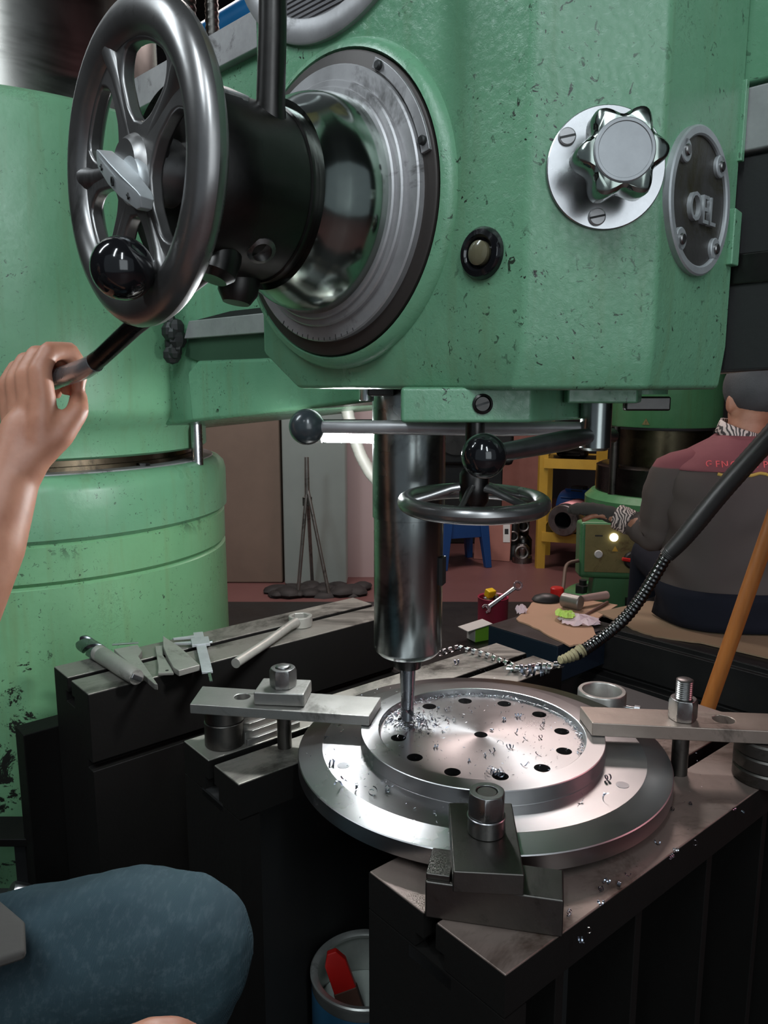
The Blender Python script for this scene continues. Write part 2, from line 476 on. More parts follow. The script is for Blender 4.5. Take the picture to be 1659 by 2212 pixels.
# ---------------------------------------------------------------- radial drill: column and arm
T2 = Vector((.70711, -.70711, 0)); N2 = Vector((-.70711, -.70711, 0))
AO = Vector((.3499, .7905, 0))
def AF(s, d, z): return AO + T2 * s + N2 * d + Z3 * z
MA = Matrix((T2, Z3, N2)).transposed().to_4x4(); MA.translation = AO      # x along the arm, y up, z out of its front
CX, CY = -.84, 1.81
MC = place((CX, CY, 0))
rd = thing('radial_drill', 'large green radial drilling machine, its round column and heavy arm behind the drill head', 'drilling machine', (CX, CY, .08))
MB().lathe([(.44, .08), (.455, .09), (.452, .30), (.450, .766), (.444, .771)], MC, 96).build('column_base', M['green_base'], rd)
MB().lathe([(.440, .771), (.444, .7745), (.450, .779), (.450, .846), (.445, .851)], MC, 96).build('column_ring', M['green_base'], rd)
MB().lathe([(.444, .851), (.449, .856), (.456, .86), (.456, .945), (.452, .962), (.440, .974), (.425, .978)], MC, 96).build('clamp_collar', M['green_col'], rd)
MB().lathe([(.427, .976), (.425, .980), (.36, .980)], MC, 96, caps=False).build('collar_face', M['steel_grey'], rd)
MB().lathe([(.385, .978), (.385, .988), (.379, .989), (.379, 1.003), (.36, 1.004)], MC, 96).build('bearing_ring', metal('brown_oiled_steel', (.16, .125, .085), .3, .1, .1, .3), rd)
MB().lathe([(.36, 1.003), (.405, 1.003), (.412, 1.008), (.412, 1.045), (.425, 1.066), (.446, 1.082), (.452, 1.10), (.452, 1.625), (.446, 1.645), (.43, 1.655), (.34, 1.655)], MC, 96, caps=False).build('arm_sleeve', M['green_col'], rd)
MB().cyl(.335, .9, 2.95, MC, 72).build('polished_column', M['column_steel'], rd)
arm = MB().prism([(-1.50, 1.03), (.32, 1.205), (.32, 1.735), (-1.50, 1.735)], -.30, -.016, MA).build('arm', M['green'], rd, bev=.008)
for z0, z1, s0, s1 in ((1.683, 1.741, -1.40, .28), (1.235, 1.268, -1.045, .28)):
    MB().prism([(s0, z0), (s1, z0), (s1, z1), (s0 + (.02 if z1 < 1.5 else 0), z1)], -.10, 0, MA).build('guideway', M['steel_grey'], rd, bev=.002)
MB().prism([(-1.06, 1.203), (-1.0, 1.19), (.32, 1.19), (.32, 1.2345), (-1.045, 1.2345)], -.1, -.010, MA).build('guideway_groove', M['green_dark'], rd)
MB().prism([(-1.03, 1.2685), (.32, 1.2685), (.32, 1.279), (-.9, 1.279)], -.1, -.012, MA).build('guideway_slot', M['black'], rd)
MB().prism([(-1.03, 1.075), (-.52, 1.123), (.32, 1.200), (.32, 1.215), (-.5, 1.193), (-1.0, 1.193), (-1.04, 1.17)], -.20, 0, MA).build('arm_lip', M['green'], rd, bev=.014)
# rough chipped end of the guideway
bm_ = MB()
for k in range(9):
    bm_.sphere(.016 + .008 * random.random(), place(AF(-1.065 + random.uniform(-.012, .012), .004 + random.random() * .01, 1.205 + k * .0075), k), 7, 5, (1, .6, 1))
bm_.build('chipped_end', M['black'], rd, smooth=False)
for x, y, r in ((-.40, 1.70, .021), (-.352, 1.72, .0145)):
    MB().lathe(thread_prof(r, 1.72, 2.75, .014), place((x, y, 0)), 20).build('elevating_screw', M['strap_dark'], rd)
MB().cyl(.0125, .97, 1.075, place((-.4165, 1.715, 0)), 20).build('clamp_rod', M['steel'], rd)
MB().cyl(.012, .978, .986, place((-.5, 1.60, 0)), 6).build('rod_nut', M['nut'], rd)
MB().lathe([(.30, .08), (.472, .08), (.472, .13), (.465, .14), (.45, .17)], MC, 72, caps=False).build('foot_flange', M['black'], rd)
# the arm goes on past the head
MB().prism([(-.03, 1.368), (.32, 1.368), (.32, 1.425), (-.03, 1.425)], -.02, .012, MA).build('guideway', M['steel_grey'], rd, bev=.002)
MB().prism([(-.03, 1.429), (.32, 1.429), (.32, 1.70), (-.03, 1.70)], -.02, .010, MA).build('cover_panel', M['green'], rd, bev=.003)
MB().prism([(-.03, 1.16), (.32, 1.175), (.32, 1.365), (-.03, 1.365)], -.02, .006, MA).build('shadow_panel', M['black'], rd, bev=.003)  # black sheet over the green arm, standing in for the shade on its end
MB().prism([(-.03, 1.245), (.32, 1.25), (.32, 1.275), (-.03, 1.275)], -.02, .009, MA).build('arm_rail', M['blackened'], rd, bev=.002)

# machine foot plate under everything
bp = MB().prism([(-1.7, .05), (1.15, .05), (1.15, 3.7), (-1.7, 3.7)], 0.0, .08).build('machine_base_plate', M['slab'], None, bev=.006)
tag(bp, 'dark oily base plate under the drill column and the table blocks', 'base plate')
pd = MB().prism([(-1.1, 1.25), (-.585, 1.25), (-.57, 1.325), (-1.1, 1.325)], .337, .352).build('shelf_plate', M['iron_face'], None, bev=.002)
tag(pd, 'low dark steel ledge with a lit edge beside the green column foot', 'ledge')
MB().box((-.90, 1.27, .21), (.05, .04, .26)).build('ledge_post', M['black'], pd)
MB().box((-.64, 1.285, .21), (.05, .04, .26)).build('ledge_post', M['black'], pd)

# ---------------------------------------------------------------- drill head
E1 = Vector((.1188, .67, 0)); E2 = Vector((.2294, .67, 0)); RR = Vector((.3499, .7905, 0)); LL = Vector((-.1441, .9329, 0))
SC, ZC = -.235, 1.325
def LF(s, d, z): return E1 + T2 * s + N2 * d + Z3 * z
dh = thing('drilling_unit', 'green cast drill head with spoked handwheel, stepped steel hub and long steel quill', 'drill head', (.03, .93, 1.144))
BL_ = LL - N2 * .236
RB_ = RR + N2 * .012
def ringpts(pts, z): return [(p.x, p.y, z) for p in pts]
low = [LL + T2 * .05 - N2 * .012, E1 + Vector((-.006, .012, 0)), E2 + Vector((.0, .012, 0)), RB_ + N2 * .012 , RB_ - T2 * .03, BL_ + T2 * .05]
mid = [LL, E1, E2, RB_, RB_ - T2 * .005, BL_]
hm = MB()
vs = ringpts(low, 1.144) + ringpts(mid, 1.186) + ringpts(mid, 1.95)
fs = [(5, 4, 3, 2, 1, 0), (12, 13, 14, 15, 16, 17)]
for k in range(2):
    for i in range(6):
        j = (i + 1) % 6
        fs.append((k * 6 + i, k * 6 + j, k * 6 + 6 + j, k * 6 + 6 + i))
hm.faces(vs, fs)
head = hm.build('head_casting', M['green'], dh, bev=.011)
HUB = frame(LF(SC, 0, ZC), N2)
MB().lathe([(.160, -.002), (.160, .002), (.155, .009), (.149, .011), (.147, .008), (.147, -.002)], HUB, 96, caps=False).build('casting_boss', M['green'], dh)
MB().lathe([(.146, 0), (.146, .0115), (.144, .013), (.10, .013)], HUB, 96).build('mounting_ring', M['flange_dark'], dh)
gr = MB().lathe([(.132, .012), (.132, .0195), (.1305, .021), (.117, .021)], HUB, 96).build('graduated_ring', M['steel_grey'], dh)
tk = MB()
for k in range(14):
    a = R(238 + 4 * k)
    tk.box((.1295, 0, .0212), (.0030 if k % 5 else .006, .0004, .0006), HUB @ Matrix.Rotation(a, 4, 'Z'))
tk.build('graduation_marks', M['black'], gr)
MB().lathe([(.117, .021), (.117, .0255), (.1155, .027), (.1075, .027)], HUB, 96).build('stepped_ring', M['steel_grey'], dh)
MB().lathe([(.110, .027), (.110, .030), (.1085, .0315), (.100, .0315)], HUB, 96).build('stepped_ring', M['steel_grey'], dh)
MB().lathe([(.1045, .030), (.1045, .036), (.1035, .045), (.100, .057), (.0945, .069), (.0895, .079), (.0865, .087), (.0855, .091), (.075, .092)], HUB, 96).build('stepped_dome', M['chrome'], dh)
hc = MB().lathe([(.079, .090), (.0795, .093), (.0795, .099), (.0775, .100), (.0775, .150), (.0785, .151), (.0785, .186), (.076, .190), (.03, .192)], HUB, 72).build('capstan_hub', M['blackened'], dh)
# flat seat for the upright lever, and lever bosses
ip = MB().prism([(r * math.cos(R(a)), r * math.sin(R(a))) for r, rng in ((.1435, range(12, 61, 4)), (.1335, range(60, 11, -4))) for a in rng], .0125, .0165, HUB).build('index_plate', M['steel_grey'], dh, bev=.0006)
for a in (16, 56):
    s_ = MB().lathe([(.0042, .016), (.0042, .0195), (.003, .021), (.0, .021)], HUB @ Matrix.Rotation(R(a), 4, 'Z') @ Matrix.Translation((.1385, 0, 0)), 16).build('screw', M['black'], ip)
up_lever = MB().tube([(-.1000, .7210, 1.372), (-.0984, .7175, 1.3900), (-.0952, .7140, 1.44), (-.0925, .7110, 1.50), (-.090, .709, 1.60)], [.0155, .0125, .0120, .0118, .0115], 20).build('feed_lever', M['blackened'], dh)
MB().sphere(.023, place((-.090, .709, 1.615))).build('ball_knob', M['ball'], up_lever)
MB().box((0, 0, 0), (.008, .034, .034), HUB @ Matrix.Rotation(R(64), 4, 'Z') @ Matrix.Translation((.0755, 0, .160))).build('lever_seat', M['steel_grey'], dh, bev=.0015)
lever2 = MB().tube([(-.120, .736, 1.283), (-.1387, .7296, 1.2696), (-.19, .742, 1.236), (-.2407, .7608, 1.2041), (-.285, .793, 1.177), (-.3038, .8097, 1.1679)], [.012, .0105, .0098, .0093, .009, .0095], 18).build('feed_lever', M['blackened'], dh)
MB().tube([(-.296, .803, 1.171), (-.310, .8135, 1.1655), (-.330, .827, 1.1605), (-.3483, .8401, 1.1563), (-.385, .866, 1.147), (-.42, .892, 1.138)], [.0098, .0105, .0105, .0105, .0112, .0112], 18).build('bent_handle', M['dial'], lever2)
MB().lathe([(.018, -.01), (.020, .0), (.019, .02), (.013, .03)], frame(LF(SC - .012, .115, ZC - .070), -Z3 + N2 * .2), 24).build('lever_boss', M['blackened'], dh)
MB().lathe([(.017, -.01), (.019, .0), (.018, .016), (.012, .022)], frame(LF(SC + .03, .165, ZC - .066), -Z3 + N2 * .4), 24).build('lever_boss', M['blackened'], dh)
MB().lathe([(.013, -.002), (.013, .004), (.009, .006), (.009, .002), (.0, .002)], frame(LF(SC + .048, .135, ZC - .058), T2 * .7 - Z3 * .7 + N2 * .2), 20).build('socket_screw', M['nut'], dh)
# handwheel
HW = frame(LF(SC, .222, ZC + .002), Vector((-.735, -.678, 0))) @ Matrix.Diagonal((1.012, 1.012, 1, 1))
HC = HW @ Matrix.Translation((.008, -.013, -.010))
hw = MB().torus(.1108, .0172, HW, 96, 18, 1.0, .86).build('handwheel', M['wheel'], dh)
SPOKES = [30, 109, 176, 234, 296]
def web_side(r): return .0118 + .013 * max(0, (r - .066) / .024) ** 2.2 + .010 * max(0, (.052 - r) / .022) ** 2
holes = []
for k in range(5):
    a0, a1 = R(SPOKES[k]), R(SPOKES[(k + 1) % 5] + (360 if k == 4 else 0))
    rr_ = [.032 + .058 * q / 16 for q in range(17)]
    lo = [(r, a0 + math.asin(web_side(r) / r)) for r in rr_]; hi = [(r, a1 - math.asin(web_side(r) / r)) for r in rr_]
    good = [q for q in range(17) if hi[q][1] - lo[q][1] > R(5)]
    lo = [lo[q] for q in good]; hi = [hi[q] for q in good]
    arc = [(.0915, lo[-1][1] + (hi[-1][1] - lo[-1][1]) * q / 10) for q in range(1, 10)]
    holes.append([(r * math.cos(a), r * math.sin(a)) for r, a in lo + arc + hi[::-1]])
wb_ = MB(); wb_.plate([circle(.106, 72)] + holes, -.007, .005, HW)
bmesh.ops.triangle_fill(wb_.bm, use_beauty=True, use_dissolve=False, edges=[e for e in wb_.bm.edges if e.is_boundary])
wb_.build('spoked_web', M['wheel'], hw, bev=.0032)
MB().lathe([(.0275, -.034), (.0275, .002), (.0225, .010), (.020, .013), (.0, .013)], HW, 40).build('wheel_hub', M['wheel'], hw)
MB().cyl(.017, -.05, -.02, HW, 32).build('wheel_shaft', M['blackened'], hw)
for k, a in enumerate(SPOKES):
    a = R(a); c_, s_ = math.cos(a), math.sin(a)
    MB().tube([(c_ * r, s_ * r, h) for r, h in ((.018, -.006), (.034, -.004), (.060, -.002), (.080, -.001), (.092, 0), (.100, 0))], [.0130, .0105, .0092, .0098, .0118, .0135], 16, HW, .78).build('spoke', M['wheel'], hw)
cl = MB().lathe([(.0185, .012), (.0195, .016), (.0195, .021), (.018, .023), (0, .0235)], HC, 40).build('clutch_lever', M['alu'], hw)
HB = HC @ Matrix.Rotation(R(-33), 4, 'Z')
ba = MB()
out = [(-.046, -.004), (-.040, -.0085), (-.012, -.011), (.012, -.011), (.040, -.0085), (.046, -.004), (.046, .004), (.040, .0075), (.012, .010), (-.012, .010), (-.040, .0075), (-.046, .004)]
vs = [(x, y, .022) for x, y in out] + [(x, y * .98, (.0345 if y < 0 else .026) - abs(x) * .07) for x, y in out] + [(x * .97, y * .25 + .0040, .0372 - abs(x) * .08) for x, y in out]
fs = [tuple(range(11, -1, -1)), tuple(range(24, 36))] + [(k * 12 + i, k * 12 + (i + 1) % 12, k * 12 + 12 + (i + 1) % 12, k * 12 + 12 + i) for k in range(2) for i in range(12)]
ba.faces(vs, fs, HB)
ba.build('lever_bar', M['alu'], hw, bev=.0012)
for x, s_ in ((-.028, '+'), (0, '0'), (.027, '+')):
    lettering('engraved_mark', s_, .011, HB @ Matrix.Translation((x, -.0040, .0362 - abs(x) * .075)) @ Matrix.Rotation(R(13), 4, 'X'), M['black'], hw, .0006)
bk = Vector((-.2047, .6258, 1.2386))
kb = MB().sphere(.0245, place(bk), 40, 24).build('ball_knob', M['ball'], hw)
MB().lathe([(.0085, -.030), (.0085, -.002), (.0115, 0), (.0115, .004), (.0085, .005), (.0085, .026)], frame((-.1840, .6690, 1.2425), bk - Vector((-.1840, .6690, 1.2425))), 20).build('knob_stud', M['steel'], hw)

# name plate (only its lower rim shows)
PL = frame(LF(-.2434, 0, 1.492 + .161), N2)
MB().lathe([(.162, 0), (.162, .005), (.160, .0065), (.140, .0065), (.138, .005), (.138, .0)], PL, 96, caps=False).build('nameplate_ring', M['steel_grey'], dh)
npf = MB().cyl(.1395, 0, .003, PL, 72).build('nameplate_field', M['ribs'], dh)
MB().prism([(.045, -.090), (.047, -.122), (.062, -.119), (.090, -.105), (.11, -.080), (.11, .06), (.045, .06)], .002, .009, PL).build('badge', M['panel'], npf, bev=.001)
lettering('badge_letters', 'DC', .036, PL @ Matrix.Translation((.076, -.088, .0095)), M['black'], npf, .0008)
MB().prism([(-.028, -.02), (-.016, -.02), (-.008, -.117), (-.016, -.117)], .002, .008, PL).build('raised_figure', M['steel_worn'], npf)
MB().lathe([(.0065, .006), (.0065, .0075), (.005, .0078), (.005, .0055), (0, .0055)], PL @ Matrix.Rotation(R(-59), 4, 'Z') @ Matrix.Translation((.151, 0, 0)), 20).build('plate_screw', M['nut'], dh)

# oil plate
OP = frame(Vector((.2751, .7157, 1.3073)) + T2 * .0, T2)
oil = MB().lathe([(.0625, -.002), (.0625, .005), (.061, .0062), (.0555, .0062), (.054, .005), (.054, .003)], OP, 72, caps=False).build('oil_plate', M['alu'], dh)
MB().cyl(.0545, -.001, .0028, OP, 64).build('plate_field', M['plate_dark'], oil)
for k in range(4):
    m_ = OP @ Matrix.Rotation(R(45 + 90 * k), 4, 'Z') @ Matrix.Translation((.0505, 0, 0))
    MB().lathe([(.0098, .002), (.0098, .0055), (.009, .0062), (0, .0062)], m_, 24).build('screw_lug', M['alu'], oil)
    MB().lathe([(.0048, .006), (.0048, .0075), (.0038, .0085), (0, .0085)], m_, 18).build('screw', M['nut'], oil)
lettering('raised_letters', 'OEL', .033, OP @ Matrix.Translation((.003, -.007, .0045)) @ Matrix.Diagonal((.92, 1.05, 1, 1)), M['alu'], oil, .0022)
# star knob
SK = frame((.1815, .67, 1.3236), (0, -1, 0))
MB().cyl(.0485, -.001, .004, SK, 72, .0008).build('dial_disc', M['dial'], dh)
for x, y in ((-.033, .0235), (-.006, -.0385)):
    sc_ = MB().lathe([(.007, .003), (.007, .006), (.006, .0068), (0, .0068)], SK @ Matrix.Translation((x, y, 0)), 24).build('dial_screw', M['steel_grey'], dh)
    MB().box((0, 0, .0068), (.013, .0016, .0008), SK @ Matrix.Translation((x, y, 0)) @ Matrix.Rotation(.2, 4, 'Z')).build('slot', M['black'], sc_)
n_ = 96
star = [((.0318 + .0044 * math.cos(6 * a)) * math.cos(a), (.0318 + .0044 * math.cos(6 * a)) * math.sin(a)) for a in [2 * math.pi * i / n_ + R(8) * 0 for i in range(n_)]]
km = MB()
vs, fs = [], []
rows = [(.72, .018), (.93, .022), (1.0, .028), (1.0, .046), (.96, .0505), (.86, .0525)]
for f_, h_ in rows: vs += [(x * f_, y * f_, h_) for x, y in star]
fs = [tuple(range(n_ - 1, -1, -1)), tuple(range((len(rows) - 1) * n_, len(rows) * n_))]
for k in range(len(rows) - 1):
    fs += [(k * n_ + i, k * n_ + (i + 1) % n_, (k + 1) * n_ + (i + 1) % n_, (k + 1) * n_ + i) for i in range(n_)]
km.faces(vs, fs, SK @ Matrix.Rotation(R(3), 4, 'Z'))
kn = km.build('star_knob', M['chrome'], dh)
MB().lathe([(.0235, .052), (.0235, .0535), (.0225, .0545), (.0205, .0545), (.0200, .0538), (0, .0538)], SK, 48).build('knob_cap', M['cap'], kn)
MB().cyl(.017, .003, .02, SK, 32).build('knob_neck', M['blackened'], kn)
# oil sight glass
SG = frame((.0866, .7022, 1.262), N2)
sg = MB().lathe([(.0225, -.002), (.0225, .003), (.020, .0065), (.0155, .0075), (.0135, .005), (.0135, .002), (0, .002)], SG, 40).build('sight_glass', M['ball'], dh)
MB().lathe([(.0105, .002), (.0105, .0075), (.007, .0095), (0, .0098)], SG, 32).build('sight_lens', plain('olive_oil_glass', (.10, .09, .055), .15), sg)
# hinge cover on the end face
EM = Matrix((-N2, Z3, T2)).transposed().to_4x4(); EM.translation = E2
MB().prism([(.140, 1.262), (.157, 1.262), (.157, 1.312), (.140, 1.314)], -.004, .006, EM).build('hinge_cover', M['green'], dh, bev=.0015)
MB().prism([(.150, 1.358), (.157, 1.358), (.157, 1.430), (.150, 1.430)], -.004, .004, EM).build('end_strip', M['green'], dh, bev=.001)

# under the head: collar, quill, clamps
colr = MB().prism([(.0155, .722), (.1372, .722), (.2055, .795), (.2055, .93), (.10, .99), (.02, .99), (.02, .80)], 1.1135, 1.1465).build('quill_collar', M['green'], dh, bev=.0035)
pl_ = MB().lathe([(.0095, -.002), (.0095, .002), (.0075, .0028), (.0065, .001), (0, .001)], frame((.0916, .722, 1.131), (0, -1, 0)), 24).build('plug_screw', M['blackened'], colr)
MB().box((0, 0, .0015), (.012, .0016, .0012), frame((.0916, .722, 1.131), (0, -1, 0)) @ Matrix.Rotation(.3, 4, 'Z')).build('slot', M['black'], colr)
QM = place((.030, .927, 0))
ql = MB().lathe([(.020, .8155), (.036, .8155), (.0405, .820), (.0425, .824), (.0425, .9885), (.0425, .9890), (.0440, .9895), (.0440, 1.150)], QM, 72).build('quill', M['quill'], dh)
MB().box((0, 0, 0), (.006, .016, .034), place((.0705, .9125, .925), R(-20))).build('drift_slot', M['black'], ql)
MB().lathe([(.017, .797), (.018, .802), (.018, .817)], QM, 40).build('spindle_nose', M['blackened'], ql)
MB().cyl(.0085, 1.130, 1.146, place((-.020, .890, 0)), 20, .001).build('collar_bolt', M['steel'], dh)
MB().box((-.003, .885, 1.141), (.03, .05, .010)).build('collar_lug', M['blackened'], dh, bev=.002)
MB().prism([(.176, .745), (.243, .745), (.255, .77), (.255, .83), (.176, .83)], 1.131, 1.1455).build('clamp_bracket', M['green'], dh, bev=.002)
boss = MB().lathe([(.012, 1.083), (.0155, 1.086), (.0155, 1.133)], place((.2135, .78, 0)), 36).build('clamp_boss', M['quill'], dh)
for e, r0, rb, mt, bm2 in (((-.0848, .85, 1.1027), .0078, .0198, 'steel_grey', 'ball_grey'), ((.0857, .66, 1.0884), .0092, .0196, 'steel_worn', 'ball')):
    st = Vector((.2135, .78, 1.105 if e[0] < 0 else 1.0985)); e = Vector(e); dv = (e - st).normalized()
    lv = MB().tube([st, st.lerp(e, .3), st.lerp(e, .6), e - dv * .012], [r0 * .75, r0 * 1.1, r0, r0 * .85], 18).build('clamp_lever', M[mt], dh)
    MB().sphere(rb, place(e), 36, 22).build('ball_knob', M[bm2], lv)
MB().tube([(.2135, .785, 1.098), (.2400, .812, 1.0955)], [.008, .0078], 16).build('lever_stub', M['nut'], dh)
MB().lathe([(.028, 1.139), (.028, 1.1455)], place((.262, .80, 0)), 32).build('round_pad', M['green'], dh)
MB().box((.262, .775, 1.130), (.045, .012, .014)).build('locking_clip', M['blackened'], dh, bev=.002)
# fine feed wheel under the head
FW = place((.0885, .75, 1.0342)) @ Matrix.Rotation(R(2.0), 4, 'X')
fw = MB().torus(.0668, .0086, FW, 80, 16).build('fine_feed_wheel', M['wheel'], dh)
MB().lathe([(.011, -.004), (.0145, .002), (.0145, .028), (.012, .032), (.0095, .034), (.0095, .085)], place((.0885, .75, 1.0342)), 32).build('wheel_hub', M['blackened'], fw)
for k in range(5):
    a = R(250 + 72 * k); c_, s_ = math.cos(a), math.sin(a)
    MB().tube([(c_ * r, s_ * r, h) for r, h in ((.010, .016), (.022, .014), (.045, .006), (.064, .0))], [.0055, .0045, .0040, .0050], 12, FW, .6).build('spoke', M['wheel'], fw)

# drill bit held in the quill
def twist(mb, r, z0, z1, m, turns, tip=.004, n=14):
    prof = []
    for i in range(n * 2):
        a = 2 * math.pi * i / (n * 2)
        k = abs(math.sin(a))
        prof.append((a, r * (.52 + .48 * min(1, 1.9 * abs(math.cos(a)) ** .8))))
    L = 40
    rows = []
    for j in range(L + 1):
        f = j / L; z = z1 + (z0 - z1) * f
        tw = turns * 2 * math.pi * f
        sh = 1.0 if z > z0 + tip else max(.05, (z - z0) / tip)
        rows.append([mb.bm.verts.new(m @ Vector((q * sh * math.cos(a + tw), q * sh * math.sin(a + tw), z))) for a, q in prof])
    for a, b in zip(rows, rows[1:]):
        for i in range(len(a)):
            j = (i + 1) % len(a)
            mb.bm.faces.new([a[i], a[j], b[j], b[i]])
    mb.bm.faces.new(rows[0]); mb.bm.faces.new(rows[-1])
    return mb
db = thing('drill_bit', 'blue grey twist drill hanging from the quill, its tip in chips on the flange', 'drill bit', (.030, .927, .722))
MB().lathe([(.0086, .757), (.0100, .792), (.0105, .799)], QM, 28).build('taper_shank', M['drill'], db)
MB().lathe([(.0076, .742), (.0082, .748), (.0082, .757)], QM, 28).build('neck', M['drill'], db)
twist(MB(), .0082, .7222, .7425, QM, .35).build('flutes', M['drill'], db)

# lamp bar behind the quill
wl = thing('work_lamp', 'glowing white tube lamp fixed under the arm behind the quill', 'lamp', (0, 1.10, 1.07))
LM = frame((-.0885, 1.112, 1.0765), (.157, -.012, -.0022))
MB().cyl(.0105, 0, .160, LM, 24, .003).build('tube', M['lamp_glass'], wl)
MB().cyl(.0115, -.012, .001, LM, 24, .002).build('end_cap', M['white_plastic'], wl)
MB().cyl(.0115, .159, .172, LM, 24, .002).build('end_cap', M['white_plastic'], wl)
MB().box((-.010, 1.145, 1.0935), (.180, .115, .0025)).build('added_light_block', M['black'], wl)  # thin plate added to keep the tube's light off the arm underside
for f_ in (.105, .150):
    q_ = LM @ Vector((0, 0, f_))
    MB().box((q_.x, q_.y + .04, q_.z + .038), (.006, .010, .045)).build('bracket', M['blackened'], wl, bev=.001)
ho = MB()
fine = []
pts = [(-.075, 1.50, 1.115), (-.066, 1.50, 1.075), (-.058, 1.50, 1.045), (-.045, 1.50, 1.010), (-.028, 1.50, .978), (-.008, 1.50, .955), (.02, 1.50, .943), (.05, 1.50, .95), (.078, 1.50, .99), (.088, 1.50, 1.05), (.09, 1.50, 1.12)]
for a, b in zip(pts, pts[1:]):
    a, b = Vector(a), Vector(b)
    for k in range(8): fine.append(a.lerp(b, k / 8))
fine.append(Vector(pts[-1]))
ho.tube(fine, [.0115 + (.0010 if i % 2 else 0) for i in range(len(fine))], 14)
ho = ho.build('conduit_hose', M['cream_hose'], None)
tag(ho, 'pale corrugated hose looping down under the arm behind the quill', 'hose')

# ---------------------------------------------------------------- table blocks
T = .675
def vm(c, u):
    u = Vector((u[0], u[1], 0)).normalized(); v = Vector((-u.y, u.x, 0))
    m = Matrix((v, Z3, u)).transposed().to_4x4(); m.translation = Vector((c[0], c[1], 0)); return m, u, v

def block(name, label, c, u, length, width, slot, z0=.08, side=None, lip=None, ribs=(), web=.09):
    m, u, v = vm(c, u)
    th = thing(name, label, 'table block', (c[0], c[1], z0))
    a, b = slot
    w1, w2, w3 = T - .0015, T - .026, T - .044
    pr = [(0, z0)]
    if lip: pr += [(0, lip - .014), (.020, lip - .014), (.020, lip), (0, lip)]
    pr += [(0, w1), (a, w1), (a, w2), (a - .011, w2), (a - .011, w3), (b + .011, w3), (b + .011, w2), (b, w2), (b, w1), (width, w1), (width, z0)]
    if side is None:
        MB().prism(pr, 0, length, m).build('body', M['iron_face'], th, bev=.0015)
    else:
        # open at the side: slab top, end wall, ribs
        zs = T - side
        sl = [(0, zs), (0, w1)] + pr[2 if not lip else 6:-1] + [(width, zs)]
        MB().prism([(0, zs), (0, w1), (a, w1), (a, w2), (a - .011, w2), (a - .011, zs)], 0, length, m).build('slab', M['iron_face'], th)
        MB().prism([(b + .011, zs), (b + .011, w2), (b, w2), (b, w1), (width, w1), (width, zs)], 0, length, m).build('slab', M['iron_face'], th)
        MB().prism([(.0, zs - .002), (width, zs - .002), (width, z0), (0, z0)], 0, .028, m).build('end_wall', M['iron_face'], th)
        MB().prism([(a - .02, w3), (b + .02, w3), (b + .02, w3 - .012), (a - .02, w3 - .012)], 0, length, m).build('slot_floor', M['black'], th)
        for s in ribs:
            MB().prism([(.012, zs - .001), (width, zs - .001), (width, z0), (.012, z0)], s, s + .012, m).build('rib', M['iron_face'], th, bev=.001)
        MB().prism([(web, zs - .001), (web + .010, zs - .001), (web + .010, z0), (web, z0)], .02, length, m).build('web', M['black'], th)
    for p, q in ((.0, a), (b, width)):
        MB().prism([(p + .0005, w1 - .001), (q - .0005, w1 - .001), (q - .0005, T), (p + .0005, T)], .0005, length - .0005, m).build('top_face', M['iron_rust' if ribs and web < .1 else 'iron_top'], th, bev=.0012)
    return th, m, u, v
tA, mA, uA, vA = block('table_block', 'long dark iron table block with a T-slot, tools laid across its top', (-.4582, 1.128), (.755, .6557), .652, .158, (.0755, .0915), lip=.560)
tB, mB, uB, vB = block('table_block', 'iron table block under the far rim of the bored flange, swarf spiral on its end', (-.1747, .8564), (.770, .638), .622, .150, (.063, .078), side=.046, ribs=(.42, .592), web=.139)
tC, mC, uC, vC = block('table_block', 'nearest iron table block, open ribbed side, step clamp standing on its corner', (.0988, .555), (.766, .643), .632, .177, (.0815, .0975), side=.040, ribs=(.085, .215, .36, .50, .60))
o_ = Vector((-.5682, 1.242, 0)) - uA * .045 + vA * .012
mP, _, _ = vm(o_, uA)
pk = MB().prism([(0, .08), (.05, .08), (.05, .562), (0, .562)], 0, .55, mP).build('iron_plinth', M['iron_face'], None, bev=.002)
tag(pk, 'dark iron plinth standing close behind the long tool block', 'plinth')
# low bearer between the blocks that carries the steel collar
mQ, uQ, vQ = vm((.190, .930), (.766, .643))
lb = MB().prism([(0, .08), (.150, .08), (.150, .618), (0, .618)], .03, .42, mQ).build('iron_bearer', M['black'], None, bev=.002)
tag(lb, 'low black iron bearer in the gap between the two blocks under the flange', 'bearer')

# ---------------------------------------------------------------- flange
FC = (.120, .895, T)
fl = thing('bored_flange', 'large round turned steel flange with a raised ring and a circle of drilled holes', 'flange', FC)
FM = place(FC)
MB().lathe([(.176, .0005), (.176, .010), (.221, .010), (.2255, .0125), (.2255, .0295), (.2245, .0305), (.196, .0362), (.1955, .0362), (.149, .0362), (.1488, .037), (.1488, .0532), (.148, .054), (.127, .054), (.1262, .0534), (.1255, .046), (.124, .0455)], FM, 160, caps=False).build('rim', M['flange'], fl, sharp=4)
loops = [circle(.1245, 128)] + [circle(.0093, 24, (.1027 * math.cos(R(30 * k + 5)), .1027 * math.sin(R(30 * k + 5)))) for k in range(12)] + [circle(.0082, 24)]
MB().plate(loops, .012, .0455, FM).build('drilled_face', M['flange'], fl)
MB().cyl(.16, .006, .012, FM, 64).build('underside', M['iron_face'], fl)
for a in (-36, 200):
    MB().cyl(.0072, .0362, .0366, FM @ Matrix.Rotation(R(a), 4, 'Z') @ Matrix.Translation((.178, 0, 0)), 24).build('marked_spot', M['steel_worn'], fl)

